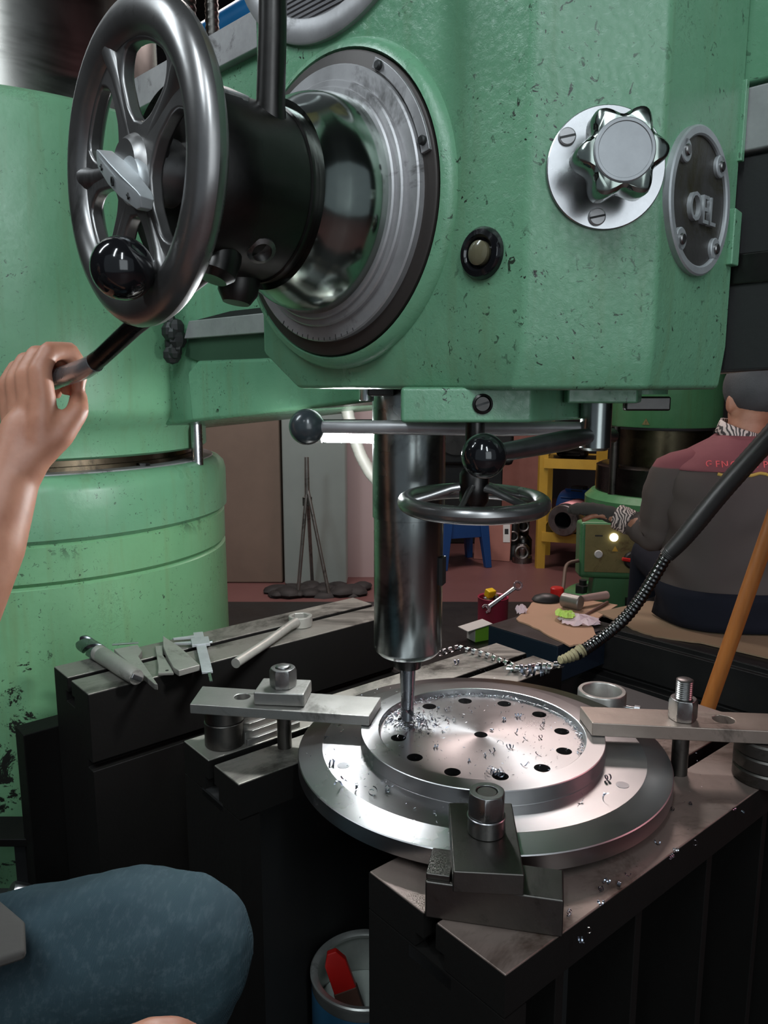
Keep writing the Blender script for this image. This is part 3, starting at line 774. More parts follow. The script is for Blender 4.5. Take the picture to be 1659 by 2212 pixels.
# ---------------------------------------------------------------- clamps
def stud(parent, x, y, z0, z1, r=.0095, thread_from=None):
    o = MB().lathe([(r, z0), (r, thread_from or z0 + .002)], place((x, y, 0)), 28).build('stud', M['strap_dark'], parent)
    MB().lathe(thread_prof(r, thread_from or z0 + .002, z1), place((x, y, 0)), 28).build('thread', M['nut'], o)
    return o
def bar(poly, z0, z1, hole, m):
    mb = MB(); mb.plate([poly] + hole, z0, z1, m)
    return mb
def solid_plate(loops, z0, z1, m):
    """closed plate with through holes"""
    mb = MB()
    mb.plate(loops, z0, z1, m)
    edges = [e for e in mb.bm.edges if e.is_boundary]
    bmesh.ops.triangle_fill(mb.bm, use_beauty=True, use_dissolve=False, edges=edges)
    return mb
# clamp towards the quill side
ca = thing('strap_clamp', 'steel strap clamp with a square washer plate, its bright end beside the drill bit', 'clamp', (-.132, .955, T))
aL = math.atan2(.929 - .9665, -.0116 + .2495)
mL = place((-.1305, .9478, T), aL)
hw2, hl = .0300, .1205
solid_plate([[(-hl + .004, -hw2), (hl - .002, -hw2), (hl + .003, hw2), (-hl - .003, hw2)], circle(.0105, 24, (-.058, .004)), circle(.0105, 24, (-.002, .004))], .0545, .0675, mL).build('strap', M['strap'], ca, bev=.0012)
MB().box((-.002, .006, .0765), (.066, .050, .0175), mL @ Matrix.Rotation(R(3), 4, 'Z')).build('square_washer', M['strap'], ca, bev=.0022)
nut_shape(MB(), .031, .0853, .1105, mL @ Matrix.Translation((-.002, .006, 0)), R(-48), .0098).build('nut', M['nut'], ca, bev=.0009)
p_ = mL @ Vector((-.002, .006, 0))
stud(ca, p_.x, p_.y, T, T + .1135, .0095, T + .085)
pa = thing('packing_cylinder', 'dark round packing piece standing under the tail of the strap clamp', 'packing', (-.213, .965, T))
MB().cyl(.0262, T + .0002, T + .034, place((-.213, .965, 0)), 48, .0012).build('disc', M['strap_dark'], pa)
MB().cyl(.0258, T + .034, T + .0542, place((-.2125, .9655, 0)), 48, .0012).build('disc', M['strap_dark'], pa)
sb = MB()
mS = place((-.163, 1.000, T), R(42))
for k in range(6): sb.box((0, -.018 + k * .006, .004 + k * .004), (.085, .0058, .008 + k * .008), mS)
tag(sb.build('serrated_block', M['strap'], None, bev=.0006), 'serrated steel step block lying behind the dark round packing', 'block')
# clamp on the far side of the block
cb = thing('strap_clamp', 'wide steel strap clamp with a long threaded stud, pinkish light on its top', 'clamp', (.364, .884, T))
aR = math.atan2(.875 - .897, .459 - .2486)
mR = place((.3735, .8842, T), aR)
solid_plate([[(-.1205, -.0245), (.150, -.0265), (.155, .0155), (.135, .0265), (-.1285, .0235)], circle(.0125, 28, (.040, .002)), circle(.0105, 24, (-.0095, -.001))], (.0545), .0715, mR).build('strap', M['strap_brown'], cb, bev=.0012)
nut_shape(MB(), .0300, .0717, .0985, mR @ Matrix.Translation((-.0095, -.001, 0)), R(-66), .0098).build('nut', M['nut'], cb, bev=.0009)
p_ = mR @ Vector((-.0095, -.001, 0))
stud(cb, p_.x, p_.y, T, T + .1225, .0100, T + .085)
q_ = mR @ Vector((.093, -.001, 0))
for k in range(3):
    tag(MB().lathe([(.017, .0002 + k * .018), (.036, .0002 + k * .018), (.038, .002 + k * .018), (.038, .0155 + k * .018), (.036, .0178 + k * .018), (.017, .0178 + k * .018)], place((q_.x, q_.y, T)), 56).build('packing_ring', M['strap_dark'], None),
        ('lowest', 'middle', 'topmost')[k] + ' dark packing ring of the stack under the wide strap clamp', 'ring', 'packing rings under the wide clamp')
# near clamp on its step block
st_ = thing('step_block', 'dark stepped iron heel block on the near table corner, carrying the short clamp', 'block', (.1005, .628, T))
mT = place((.1005, .632, T), R(-12.5))
MB().box((0, 0, .0181), (.121, .044, .0360), mT).build('body', M['strap_dark'], st_, bev=.0018)
MB().box((-.0495, .002, .0385), (.022, .040, .0060), mT).build('raised_end', M['strap_dark'], st_, bev=.0012)
cf = thing('strap_clamp', 'short thick strap clamp with a tall hex nut, nearest the viewer', 'clamp', (.0975, .665, T))
MB().prism([(.0600, .6075), (.1211, .6025), (.1292, .7180), (.0655, .7190)], .0366, .0570, place((0, 0, T))).build('strap', M['strap_dark'], cf, bev=.0013)
mN = place((.0965, .668, T))
MB().cyl(.0175, .0572, .0735, mN, 40, .0006).build('spacer', M['nut'], cf)
MB().cyl(.0182, .0728, .0748, mN, 40, .0006).build('washer', M['steel_worn'], cf)
nut_shape(MB(), .0325, .0748, .0985, mN, R(-42), .0100).build('nut', M['nut'], cf, bev=.0009)
MB().cyl(.0098, .0572, .0975, mN, 28, .001).build('stud', M['strap_dark'], cf)

# steel collar on the bearer
rb = thing('clamping_collar', 'short steel collar with a side screw lying behind the flange rim', 'collar', (.336, 1.124, .618))
mB2 = place((.336, 1.124, 0))
MB().lathe([(.0285, .6185), (.036, .6185), (.0365, .621), (.0365, .682), (.035, .684), (.030, .684), (.0285, .682), (.0285, .6185)], mB2, 56, caps=False).build('body', M['strap'], rb)
sw = MB().cyl(.0035, .034, .050, frame((.336, 1.124, .662), (.88, -.42, 0)), 16).build('side_screw', M['steel'], rb)
MB().cyl(.0062, .049, .057, frame((.336, 1.124, .662), (.88, -.42, 0)), 6).build('screw_head', M['steel'], sw)

# ---------------------------------------------------------------- tools on the rear block
tw = thing('twist_drill', 'thick twist drill with a bright flat tang, at the near end of the tool row', 'drill bit', (-.47, 1.245, T))
p0 = Vector((-.5467, 1.332, T + .0145)); p1 = Vector((-.393, 1.1615, T + .0145))
mD = frame(p1, p0 - p1)
Lw = (p0 - p1).length
MB().lathe([(.0118, -.0005), (.0128, .002), (.0135, .03), (.0142, Lw * .58), (.0135, Lw * .585), (.0135, Lw * .60), (.0142, Lw * .605), (.0142, Lw * .66)], mD, 36).build('shank', M['tool'], tw)
twist(MB(), .0150, -Lw, -Lw * .655, mD @ Matrix.Rotation(math.pi, 4, 'X'), .75, .012).build('flutes', M['drill'], tw)
MB().box((0, 0, -.001), (.019, .008, .006), mD @ Matrix.Rotation(.6, 4, 'Z')).build('tang', M['steel'], tw, bev=.001)
def flat_tool(name, label, poly, z0, z1, mat='strap', bev=.0012, extra=None, cat='drift'):
    o = MB().prism(poly, z0, z1).build(name, M['tool' if mat == 'strap' else mat], None, bev=bev)
    tag(o, label, cat); return o
flat_tool('drift_key', 'long tapered drill drift with a sharp point hanging over the block edge', [(-.4790, 1.305), (-.4440, 1.328), (-.4260, 1.296), (-.4233, 1.268), (-.3540, 1.1430), (-.3600, 1.1450), (-.4620, 1.280)], T + .0005, T + .0105)
flat_tool('thin_strip', 'thin bright steel strip lying along the end of the pointed drift', [(-.4900, 1.330), (-.4470, 1.340), (-.4440, 1.333), (-.4880, 1.322)], T + .0105, T + .0125, 'steel', .0004, cat='strip')
f_ = flat_tool('slim_drift', 'slim flat steel drift with a small hole in its wide end', [(-.4146, 1.3344), (-.4018, 1.3394), (-.3880, 1.290), (-.3570, 1.2306), (-.3463, 1.2054), (-.3714, 1.2030), (-.3800, 1.235)], T + .0005, T + .0055)
MB().cyl(.0028, T + .0056, T + .0060, place((-.3595, 1.214, 0)), 16).build('hole', M['black'], f_)
flat_tool('wide_drift', 'wide wedge shaped steel drift between the slim drift and the caliper', [(-.4125, 1.378), (-.4040, 1.366), (-.3663, 1.3180), (-.3077, 1.2265), (-.3362, 1.2000), (-.3490, 1.215), (-.3720, 1.2639), (-.3950, 1.318)], T + .0005, T + .0110)
cp = thing('vernier_caliper', 'grey vernier caliper lying across the long block, depth rod over its edge', 'caliper', (-.32, 1.30, T))
q0 = Vector((-.354, 1.407, T + .0062)); q1 = Vector((-.290, 1.203, T + .0062)); dq = (q1 - q0).normalized(); pq = Vector((-dq.y, dq.x, 0))
mC_ = Matrix((dq, pq, Z3)).transposed().to_4x4(); mC_.translation = q0
LQ = (q1 - q0).length
MB().box((LQ / 2, 0, 0), (LQ, .0175, .0035), mC_).build('beam', M['alu'], cp, bev=.0004)
MB().box((.058, 0, .0015), (.040, .032, .0055), mC_).build('slider', M['alu'], cp, bev=.0006)
MB().prism([(.018, -.008), (.030, -.008), (.026, -.046), (.021, -.048)], -.0015, .0020, mC_).build('jaw', M['alu'], cp, bev=.0003)
MB().prism([(.050, -.014), (.062, -.014), (.053, -.046), (.049, -.046)], -.0015, .0020, mC_).build('jaw', M['alu'], cp, bev=.0003)
MB().cyl(.0038, .014, .021, mC_ @ Matrix.Translation((.062, 0, .0)) @ Matrix.Rotation(R(-90), 4, 'X'), 16).build('lock_screw', M['steel'], cp)
MB().box((LQ + .018, .0025, 0), (.045, .0045, .0018), mC_).build('depth_rod', M['steel'], cp)
sp = thing('ring_spanner', 'pale steel hexagon ring spanner resting aslant on the long block', 'spanner', (-.165, 1.4728, T))
r0 = Vector((-.1655, 1.470, T)); e0 = Vector((-.2500, 1.2365, T + .0095))
mb = MB()
ho_, hi_ = circle(.0235, 48), hexp(.031, R(15))
mb.plate([ho_, hi_], .0005, .0215, place(r0))
edges = [e for e in mb.bm.edges if e.is_boundary]
bmesh.ops.triangle_fill(mb.bm, use_beauty=True, use_dissolve=False, edges=edges)
mb.build('ring', M['tool'], sp, bev=.0015)
dd = (e0 - r0).normalized()
MB().tube([r0 + dd * .020 + Z3 * .012, r0 + dd * .05 + Z3 * .012, r0.lerp(e0, .6) + Z3 * .004, e0], [.0100, .0085, .0085, .0085], 20).build('handle', M['tool'], sp)

# ---------------------------------------------------------------- swarf
def helix_ribbon(path, r, turns, w, mat, name, label, group=None, seg=14, cat='metal chip', phase=0.0):
    pts = [Vector(p) for p in path]
    L = [0]
    for a, b in zip(pts, pts[1:]): L.append(L[-1] + (b - a).length)
    n = int(turns * seg); rows = []
    for i in range(n + 1):
        s = L[-1] * i / n
        k = max(j for j in range(len(L)) if L[j] <= s + 1e-9); k = min(k, len(pts) - 2)
        f = (s - L[k]) / max(1e-9, L[k + 1] - L[k]); c = pts[k].lerp(pts[k + 1], f)
        t_ = (pts[k + 1] - pts[k]).normalized(); s_ = t_.cross(Z3).normalized() if abs(t_.z) < .95 else Vector((1, 0, 0)); u_ = s_.cross(t_)
        a = 2 * math.pi * turns * i / n + phase
        q = c + (s_ * math.cos(a) + u_ * math.sin(a)) * r
        rows.append([q - t_ * w / 2, q + t_ * w / 2])
    o = MB().ribbon(rows).build(name, M[mat], None, recalc=False)
    return tag(o, label, cat, group)
zt = T + .0062
helix_ribbon([(.094, 1.290, zt), (.107, 1.3044, zt), (.134, 1.326, zt), (.160, 1.305, zt), (.1859, 1.2808, zt), (.2247, 1.2253, zt)], .0055, 13, .0065, 'swarf', 'swarf_spiral', 'long bright corkscrew chip lying across the far end of the block')
helix_ribbon([(.205, 1.222, zt), (.235, 1.222, zt), (.262, 1.235, zt), (.300, 1.240, zt)], .0060, 7, .006, 'swarf', 'swarf_spiral', 'tangled bright spiral chip by the taped hose end')
helix_ribbon([(.222, 1.202, zt + .004), (.246, 1.206, zt + .004), (.262, 1.200, zt + .004)], .0105, 3.0, .004, 'swarf_dark', 'swarf_curl', 'wide open curl of grey swarf below the bright spiral chip')
helix_ribbon([(.255, 1.214, zt + .004), (.275, 1.210, zt + .004)], .0095, 2.4, .005, 'swarf', 'swarf_curl', 'wide bright curl of swarf close to the end of the spiral chip')
helix_ribbon([(.1195, 1.253, zt - .001), (.129, 1.257, zt - .001)], .0042, 1.6, .003, 'swarf_dark', 'swarf_curl', 'small dark ring of swarf alone near the slot of the far block')
FZ = T + .0458
random.seed(21)
def chip_at(x, y, z, r, turns, w, dark, label, group):
    a = random.random() * 6.28; l = r * random.uniform(1.4, 3.2)
    helix_ribbon([(x - math.cos(a) * l / 2, y - math.sin(a) * l / 2, z + r), (x + math.cos(a) * l / 2, y + math.sin(a) * l / 2, z + r)], r, turns, w, 'swarf_dark' if dark else 'swarf', 'swarf_curl', label, group, 10, phase=random.random() * 6)
n_face = [(.045, .905), (.062, .86), (.09, .93), (.135, .905), (.155, .935), (.165, .90), (.172, .88), (.140, .868), (.15, .858), (.118, .838), (.098, .826), (.129, .848), (.20, .915), (.192, .885), (.115, .96), (.16, .815), (.083, .963), (.062, .953), (.073, .972), (.175, .945), (.205, .93), (.18, .84)]
for x, y in n_face:
    chip_at(x, y, FZ, random.uniform(.0014, .0030), random.choice((.7, 1.2, 1.8)), .0014, random.random() < .9, 'thin curled chip lying on the drilled face inside the raised ring', 'curled chips on the drilled face')
for x, y in [(.124, .800), (.130, .7975), (.118, .7995)]:
    chip_at(x, y, FZ - .003, .0042, 2.2, .002, True, 'dark tangled chip sticking out of the hole nearest the tall nut', 'chips in the nearest hole')
for x, y in [(-.060, .835), (-.030, .778), (-.045, .80), (-.012, .768), (.004, .777), (-.05, .785), (.208, .755), (.238, .765), (.25, .80), (-.055, .925), (-.070, .895)]:
    chip_at(x, y, T + .0365, random.uniform(.0022, .0045), random.choice((.6, 1.1, 1.7)), .002, random.random() < .8, 'curled chip lying on the lower step of the flange', 'curled chips on the flange step')
for x, y in [(.205, .660), (.214, .672), (.225, .668), (.238, .683), (.2, .64), (.16, .632), (.168, .628), (.285, .735), (.30, .722), (.325, .735), (.292, .712), (.395, .80), (.402, .795), (.35, .812), (.325, .80), (.18, .605), (.17, .592)]:
    chip_at(x, y, T, random.uniform(.0014, .0030), random.choice((.8, 1.5, 2.2)), .0014, random.random() < .8, 'small curled chip on the rusty top of the nearest block', 'chips on the near table top')
# chips heaped round the drill point and along the recess wall
st = MB()
random.seed(5)
def flake(cx, cy, cz, s):
    a = Vector((random.gauss(0, 1), random.gauss(0, 1), random.gauss(0, .6))).normalized() * s; b = Vector((random.gauss(0, 1), random.gauss(0, 1), random.gauss(0, 1))).normalized() * s * .45
    c = Vector((cx, cy, cz))
    st.faces([c - a, c - a * .3 + b, c + a * .4 + b * .9, c + a, c + a * .3 - b * .2, c - a * .4 - b * .2], [(0, 1, 5), (1, 2, 4, 5), (2, 3, 4)])
for i in range(520):
    r = abs(random.gauss(0, .016)) + .006; a = random.random() * 6.28
    x, y = .030 + math.cos(a) * r * 1.25 + .006, .927 + math.sin(a) * r
    if math.hypot(x - .12, y - .895) < .122: flake(x, y, FZ + abs(random.gauss(0, .004)) * max(0, 1 - r / .04) + .001, random.uniform(.0012, .0042))
for i in range(900):
    a = R(random.uniform(-25, 168)); rr = .1245 - abs(random.gauss(0, .0035)) - .001
    flake(.12 + rr * math.cos(a), .895 + rr * math.sin(a), FZ + random.random() * .003, random.uniform(.0008, .0026))
for i in range(420):
    rr = .122 * math.sqrt(random.random()); a = random.random() * 6.28
    flake(.12 + rr * math.cos(a), .895 + rr * math.sin(a), FZ + .0006, random.uniform(.0005, .0019))
for i in range(160):
    a = R(random.uniform(120, 250)); rr = random.uniform(.15, .22)
    flake(.12 + rr * math.cos(a), .895 + rr * math.sin(a), T + (.0372 if rr < .195 else .0362 - (rr - .195) * .19), random.uniform(.0006, .002))
for i in range(220):
    s_ = random.uniform(.02, .5); d_ = random.uniform(.01, .17)
    p = Vector((.0988, .555, 0)) + uC * s_ + vC * d_
    if math.hypot(p.x - .12, p.y - .895) > .228: flake(p.x, p.y, T + .0008, random.uniform(.0004, .0014))
for i in range(160):
    s_ = random.uniform(.42, .6); d_ = random.uniform(.01, .145)
    p = Vector((-.1747, .8564, 0)) + uB * s_ + vB * d_
    flake(p.x, p.y, T + .0008, random.uniform(.0004, .0018))
st = st.build('fine_swarf', M['chips'], None, recalc=False, smooth=False, kind='stuff')
tag(st, 'fine bright drilling chips scattered over the flange and round the bit', 'swarf')

# ---------------------------------------------------------------- hose, stick
hs = thing('coolant_hose', 'black ribbed flexible hose hanging in from above, its taped end on the block', 'hose', (.30, 1.25, T))
ctrl = [(.329, 1.262, .690), (.352, 1.271, .700), (.3855, 1.28, .7211), (.418, 1.281, .752), (.442, 1.28, .7874), (.461, 1.276, .825), (.4775, 1.27, .8629)]
ctrl2 = [(.4775, 1.27, .8629), (.500, 1.253, .900), (.5412, 1.22, .9804), (.5897, 1.18, 1.0682), (.640, 1.14, 1.16), (.70, 1.10, 1.30)]
def smooth_path(c, n):
    c = [Vector(p) for p in c]; out = []
    for i in range(len(c) - 1):
        a = c[max(i - 1, 0)]; b = c[i]; d = c[i + 1]; e = c[min(i + 2, len(c) - 1)]
        for k in range(n):
            t = k / n
            out.append(.5 * ((2 * b) + (d - a) * t + (2 * a - 5 * b + 4 * d - e) * t * t + (3 * b - a - 3 * d + e) * t ** 3))
    out.append(c[-1]); return out
f1 = smooth_path(ctrl, 22)
MB().tube(f1, [.0098 + (.0011 if (i // 2) % 2 else 0) for i in range(len(f1))], 16).build('ribbed_metal', M['hose_metal'], hs)
f2 = smooth_path(ctrl2, 22)
MB().tube(f2, [.0125 + min(.003, i * .0001) + (.0006 if i % 2 else 0) for i in range(len(f2))], 16).build('rubber_sleeve', M['rubber'], hs)
f3 = smooth_path([(.2985, 1.2475, .686), (.312, 1.2545, .687), (.325, 1.261, .690), (.342, 1.267, .697)], 6)
MB().tube(f3, [.0062 + .0012 * math.sin(i * 2.1) + i * .0003 for i in range(len(f3))], 14).build('cloth_tape', M['tape'], hs)
a_, b_ = Vector((.5577, 1.25, .6026)), Vector((.6079, 1.2, .9051))
dz = (b_ - a_)
stk = MB().tube([a_ - dz * 1.70, a_, b_, b_ + dz * 1.3], [.0125, .0125, .0122, .012], 18).build('wooden_stick', M['wood'], None)
tag(stk, 'round orange brown wooden stick leaning beside the wide strap clamp', 'stick')

# paint tin with a brush
tn = thing('paint_tin', 'smeared open paint tin with a blue side on the base plate below the near block', 'tin', (-.029, 1.044, .08))
mV = place((-.029, 1.044, 0))
MB().lathe([(.080, .082), (.081, .084), (.081, .262), (.0835, .266), (.0835, .270), (.0815, .272), (.076, .271), (.072, .268), (.072, .264), (.0785, .262), (.0785, .12), (0, .12)], mV, 64, caps=False).build('body', M['tin'], tn)
MB().lathe([(.0815, .10), (.0818, .102), (.0818, .247), (.0815, .249)], mV, 64, caps=False).build('blue_print', M['blue_can'], tn)
MB().cyl(.078, .19, .2, mV, 48).build('contents', M['sludge'], tn)
br = thing('paint_brush', 'brush with a flat red handle standing in the smeared tin', 'brush', (-.055, 1.04, .2))
mW = frame((-.046, 1.030, .205), (-.30, .10, .85), (0, -1, .2))
MB().prism([(-.010, 0), (.010, 0), (.0175, .035), (.0165, .085), (.007, .102), (-.007, .102), (-.0165, .085), (-.0175, .035)], -.006, .006, mW @ Matrix.Rotation(R(90), 4, 'X')).build('handle', M['red'], br, bev=.002)
MB().prism([(-.0165, -.03), (.0165, -.03), (.0185, .040), (-.0185, .040)], -.0072, .0072, mW @ Matrix.Rotation(R(90), 4, 'X')).build('ferrule', plain('brown_bristle', (.10, .045, .03), .7), br, bev=.002)

# heap of steel bits by the ledge
pb = thing('hex_bolt', 'greasy hex bolt with a bright flat, lying below the dark ledge', 'bolt', (-.585, 1.135, .30))
mX = frame((-.5850, 1.135, .317), (-.75, -.35, .45))
nut_shape(MB(), .046, 0, .028, mX, .35).build('head', M['steel_worn'], pb)
MB().lathe(thread_prof(.015, -.06, .0, .004), mX, 24).build('thread', M['nut'], pb)
bxp = MB().box((-.605, 1.12, .19), (.15, .15, .216)).build('parts_box', M['black'], None, bev=.004)
tag(bxp, 'black box holding greasy steel bits below the ledge', 'box')
for k, (x, y, r) in enumerate(((-.563, 1.115, .019), (-.551, 1.095, .018), (-.540, 1.075, .016))):
    tag(MB().torus(r, .003, frame((x, y, .2985 + r + .003), (.9, -.3, .15)), 32, 8).build('steel_ring', M[('nut', 'nut', 'steel')[k]], None), ('thick dark ring standing next to the greasy hex bolt', 'second dark ring standing beyond the greasy hex bolt', 'bright thin ring standing behind the jeans knee')[k], 'ring', 'steel rings in the box')

# ---------------------------------------------------------------- the bench slab, work block and things on them
mG, uG, vG = vm((.5461, 2.0388), (.676, -.737))
sl = thing('iron_slab', 'long black planed iron slab with stepped edge, a man sitting on it', 'slab', (.5461, 2.0388, .08))
MB().prism([(.0, .40), (.0, .486), (.012, .486), (.012, .500), (.62, .500), (.62, .08), (-.010, .08), (-.010, .37), (.02, .372), (.02, .385), (.0, .388)], 0, .95, mG).build('body', M['slab'], sl, bev=.002)
MB().prism([(-.030, .30), (-.030, .352), (-.004, .358), (-.004, .30)], -.02, .95, mG).build('slab_rail', M['slabtop'], sl, bev=.002)
MB().prism([(.014, .4995), (.045, .4995), (.045, .5012), (.014, .5012)], .004, .946, mG).build('edge_strip', M['slabtop'], sl, bev=.0005)
def sheet(name, label, pts, z, th, mat, cat='cardboard', jag=.0):
    random.seed(len(label)); out = []
    for a, b in zip(pts, pts[1:] + pts[:1]):
        for k in range(5):
            f = k / 5
            out.append((a[0] + (b[0] - a[0]) * f + random.uniform(-jag, jag), a[1] + (b[1] - a[1]) * f + random.uniform(-jag, jag)))
    return tag(MB().prism(out, z, z + th).build(name, M[mat]), label, cat)
mK, uK, vK = vm((.4356, 1.846), (-.66, .751))
wb = thing('blue_block', 'dark blue grey iron block with cardboard over most of its top', 'block', (.4356, 1.846, .08))
mK2 = Matrix((uK, -vK, Z3)).transposed().to_4x4(); mK2.translation = Vector((.4356, 1.846, 0))
MB().prism([(0, 0), (.229, 0), (.229, .30), (0, .30)], .40, .4985, mK2).build('body', M['blue_iron'], wb, bev=.003)
MB().prism([(.001, .001), (.228, .001), (.228, .299), (.001, .299)], .498, .5000, mK2).build('top_face', M['slabtop'], wb, bev=.001)
MB().prism([(.06, .02), (.228, .02), (.228, .28), (.06, .28)], .08, .405, mK2).build('foot', M['black'], wb)
sheet('cardboard_sheet', 'pinkish tan cardboard sheet with a torn edge, lying on the blue grey block', [(.365, 2.062), (.41, 1.97), (.4640, 1.84), (.500, 1.852), (.5517, 1.915), (.560, 2.02), (.6900, 2.20), (.56, 2.29), (.4633, 2.2535)], .5003, .004, 'card', jag=.004)
sheet('cardboard_sheet', 'brown dirty cardboard under the seated man on the black slab', [(.612, 2.125), (.665, 1.970), (.700, 1.912), (.80, 1.86), (.935, 1.735), (1.25, 1.72), (1.22, 2.10), (.80, 2.235)], .5014, .004, 'card_dark', jag=.004)
def crumple(name, label, cx, cy, z, rx, ry, h, mat, seed):
    random.seed(seed); mb = MB(); rows = []
    for i in range(9):
        row = []
        for j in range(9):
            x, y = (i - 4) / 4, (j - 4) / 4
            k = 1 - .25 * (x * x * y * y) + random.uniform(-.08, .08)
            row.append((cx + rx * x * k, cy + ry * y * k, z + .001 + h * random.random() * (1.2 - .5 * (x * x + y * y))))
        rows.append(row)
    mb.ribbon(rows)
    return tag(mb.build(name, M[mat], None, smooth=False, solid=.0008), label, 'paper')
crumple('paper_scrap', 'crumpled pale pink paper on the pinkish cardboard', .535, 2.03, .5055, .055, .045, .016, 'paper', 3)
crumple('paper_scrap', 'bright lime green paper scrap on the pink paper', .500, 2.052, .517, .026, .035, .014, 'paper_green', 8)
crumple('paper_scrap', 'small white torn paper at the far corner of the blue grey block', .392, 2.125, .5012, .016, .02, .022, 'paper', 12)
ml = thing('mallet', 'grey headed mallet with a pale wooden handle on the cardboard', 'mallet', (.545, 2.165, .505))
a_ = Vector((.522, 2.175, .527)); b_ = Vector((.565, 2.135, .527))
MB().lathe([(.019, 0), (.0215, .003), (.0215, (b_ - a_).length - .003), (.019, (b_ - a_).length)], frame(a_, b_ - a_), 32).build('mallet_head', M['strap'], ml)
MB().tube([(.555, 2.165, .529), (.61, 2.195, .528), (.665, 2.225, .526)], [.009, .011, .0125], 14).build('handle', plain('grey_pink_wood', (.38, .25, .22), .6), ml)
tag(MB().tube([(.5672, 2.0868, .509), (.62, 2.15, .510), (.6613, 2.2018, .511)], [.003, .0045, .0045], 10).build('scriber', plain('brown_scriber', (.17, .09, .07), .5)), 'thin brown scriber lying on the cardboard beside the mallet handle', 'scriber')
rt = thing('tape_reel', 'small red reel standing behind the mallet head', 'reel', (.538, 2.285, .505))
MB().cyl(.020, .505, .534, place((.530, 2.285, 0)), 24, .003).build('reel', M['red'], rt)
dk_ = MB().lathe([(0, .503), (.030, .503), (.034, .509), (.028, .519), (.012, .526), (0, .527)], place((.488, 2.238, 0)), 24, sx=1.3).build('rubber_cup', M['rubber'])
tag(dk_, 'low black rubber cup beside the red reel', 'cup')
# pink tin with spanner, lime box
pt = thing('pink_tin', 'dark pink tin full of bits standing on the base beyond the blue grey block', 'tin', (.491, 3.33, .08))
mI = place((.491, 3.35, 0)) @ Matrix.Diagonal((1.12, 1.12, 1, 1))
MB().lathe([(.058, .08), (.060, .082), (.061, .20), (.0625, .203), (.061, .205), (.056, .20), (.056, .16), (0, .16)], mI, 40, caps=False).build('body', M['pink'], pt)
for k in range(7): MB().sphere(.018, place((.491 + .03 * math.cos(k), 3.35 + .03 * math.sin(k), .19 + .006 * (k % 3)), k), 8, 6, (1, .7, .8)).build('contents', M[('nut', 'panel', 'slab')[k % 3]], pt, smooth=False)
tag(MB().box((0, 0, 0), (.044, .034, .036), place((.475, 3.335, .224), .6, .3)).build('yellow_tape', M['yellowp'], None, bev=.006), 'small yellow lump sticking up out of the pink tin', 'tape')
ws = thing('combination_spanner', 'chrome combination spanner leaning across the pink tin, ring end up', 'spanner', (.50, 3.28, .18))
a_ = Vector((.460, 3.262, .182)); b_ = Vector((.592, 3.30, .268)); d_ = (b_ - a_)
mZ = frame(b_, (.1, -.85, .5), d_)
mb = MB(); mb.plate([circle(.0215, 28), circle(.0125, 20)], -.006, .006, mZ)
bmesh.ops.triangle_fill(mb.bm, use_beauty=True, use_dissolve=False, edges=[e for e in mb.bm.edges if e.is_boundary])
mb.build('ring_end', M['steel'], ws, bev=.001)
MB().tube([a_, a_.lerp(b_, .5), b_ - d_.normalized() * .019], [.0105, .0085, .0095], 10, flat=.6).build('shank', M['steel'], ws)
mY = frame(a_, (.1, -.85, .5), -d_)
MB().prism([(-.010, -.004), (.010, -.004), (.021, .010), (.018, .026), (.009, .026), (.009, .012), (-.009, .012), (-.009, .026), (-.018, .026), (-.021, .010)], -.005, .005, mY).build('open_end', M['steel'], ws, bev=.001)
gb = thing('lime_box', 'small lime green box with a loose white flap beside the pink tin', 'box', (.405, 3.13, .08))
mO = place((.405, 3.13, 0), R(28))
MB().box((0, 0, .112), (.085, .06, .064), mO).build('body', M['greenbox'], gb, bev=.002)
MB().box((-.0435, 0, .113), (.003, .058, .060), mO).build('label_side', M['white_plastic'], gb, bev=.0005)
MB().box((-.012, -.01, .150), (.125, .075, .004), mO @ Matrix.Rotation(R(-7), 4, 'Y')).build('flap', M['white_plastic'], gb, bev=.001)

# ---------------------------------------------------------------- second machine
m2 = thing('machine_pedestal', 'green machine pedestal with control box behind the seated man', 'drilling machine', (1.36, 3.75, .08))
mM = place((1.36, 3.75, 0))
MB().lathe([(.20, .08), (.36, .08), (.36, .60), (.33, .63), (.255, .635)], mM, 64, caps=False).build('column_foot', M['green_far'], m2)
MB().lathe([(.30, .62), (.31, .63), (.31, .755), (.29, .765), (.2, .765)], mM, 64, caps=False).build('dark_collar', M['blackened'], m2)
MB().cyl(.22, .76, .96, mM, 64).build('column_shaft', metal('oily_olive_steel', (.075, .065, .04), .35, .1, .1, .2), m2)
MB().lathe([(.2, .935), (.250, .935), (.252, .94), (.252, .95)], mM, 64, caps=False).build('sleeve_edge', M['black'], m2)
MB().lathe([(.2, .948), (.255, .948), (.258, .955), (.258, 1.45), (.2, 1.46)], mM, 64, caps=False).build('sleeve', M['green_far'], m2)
wsn = MB().prism([(-.018, -.013), (.018, -.013), (0, .017)], 0, .001, frame((1.20, 3.545, .975), (-.6, -.8, 0))).build('warning_sign', M['panel'], m2)
lettering('warning_mark', '!', .018, frame((1.1992, 3.5435, .971), (-.6, -.8, 0)), M['black'], wsn, .0004)
MB().cyl(.022, .3, .95, place((1.085, 3.62, 0)), 20).build('lift_rod', M['strap_dark'], m2)
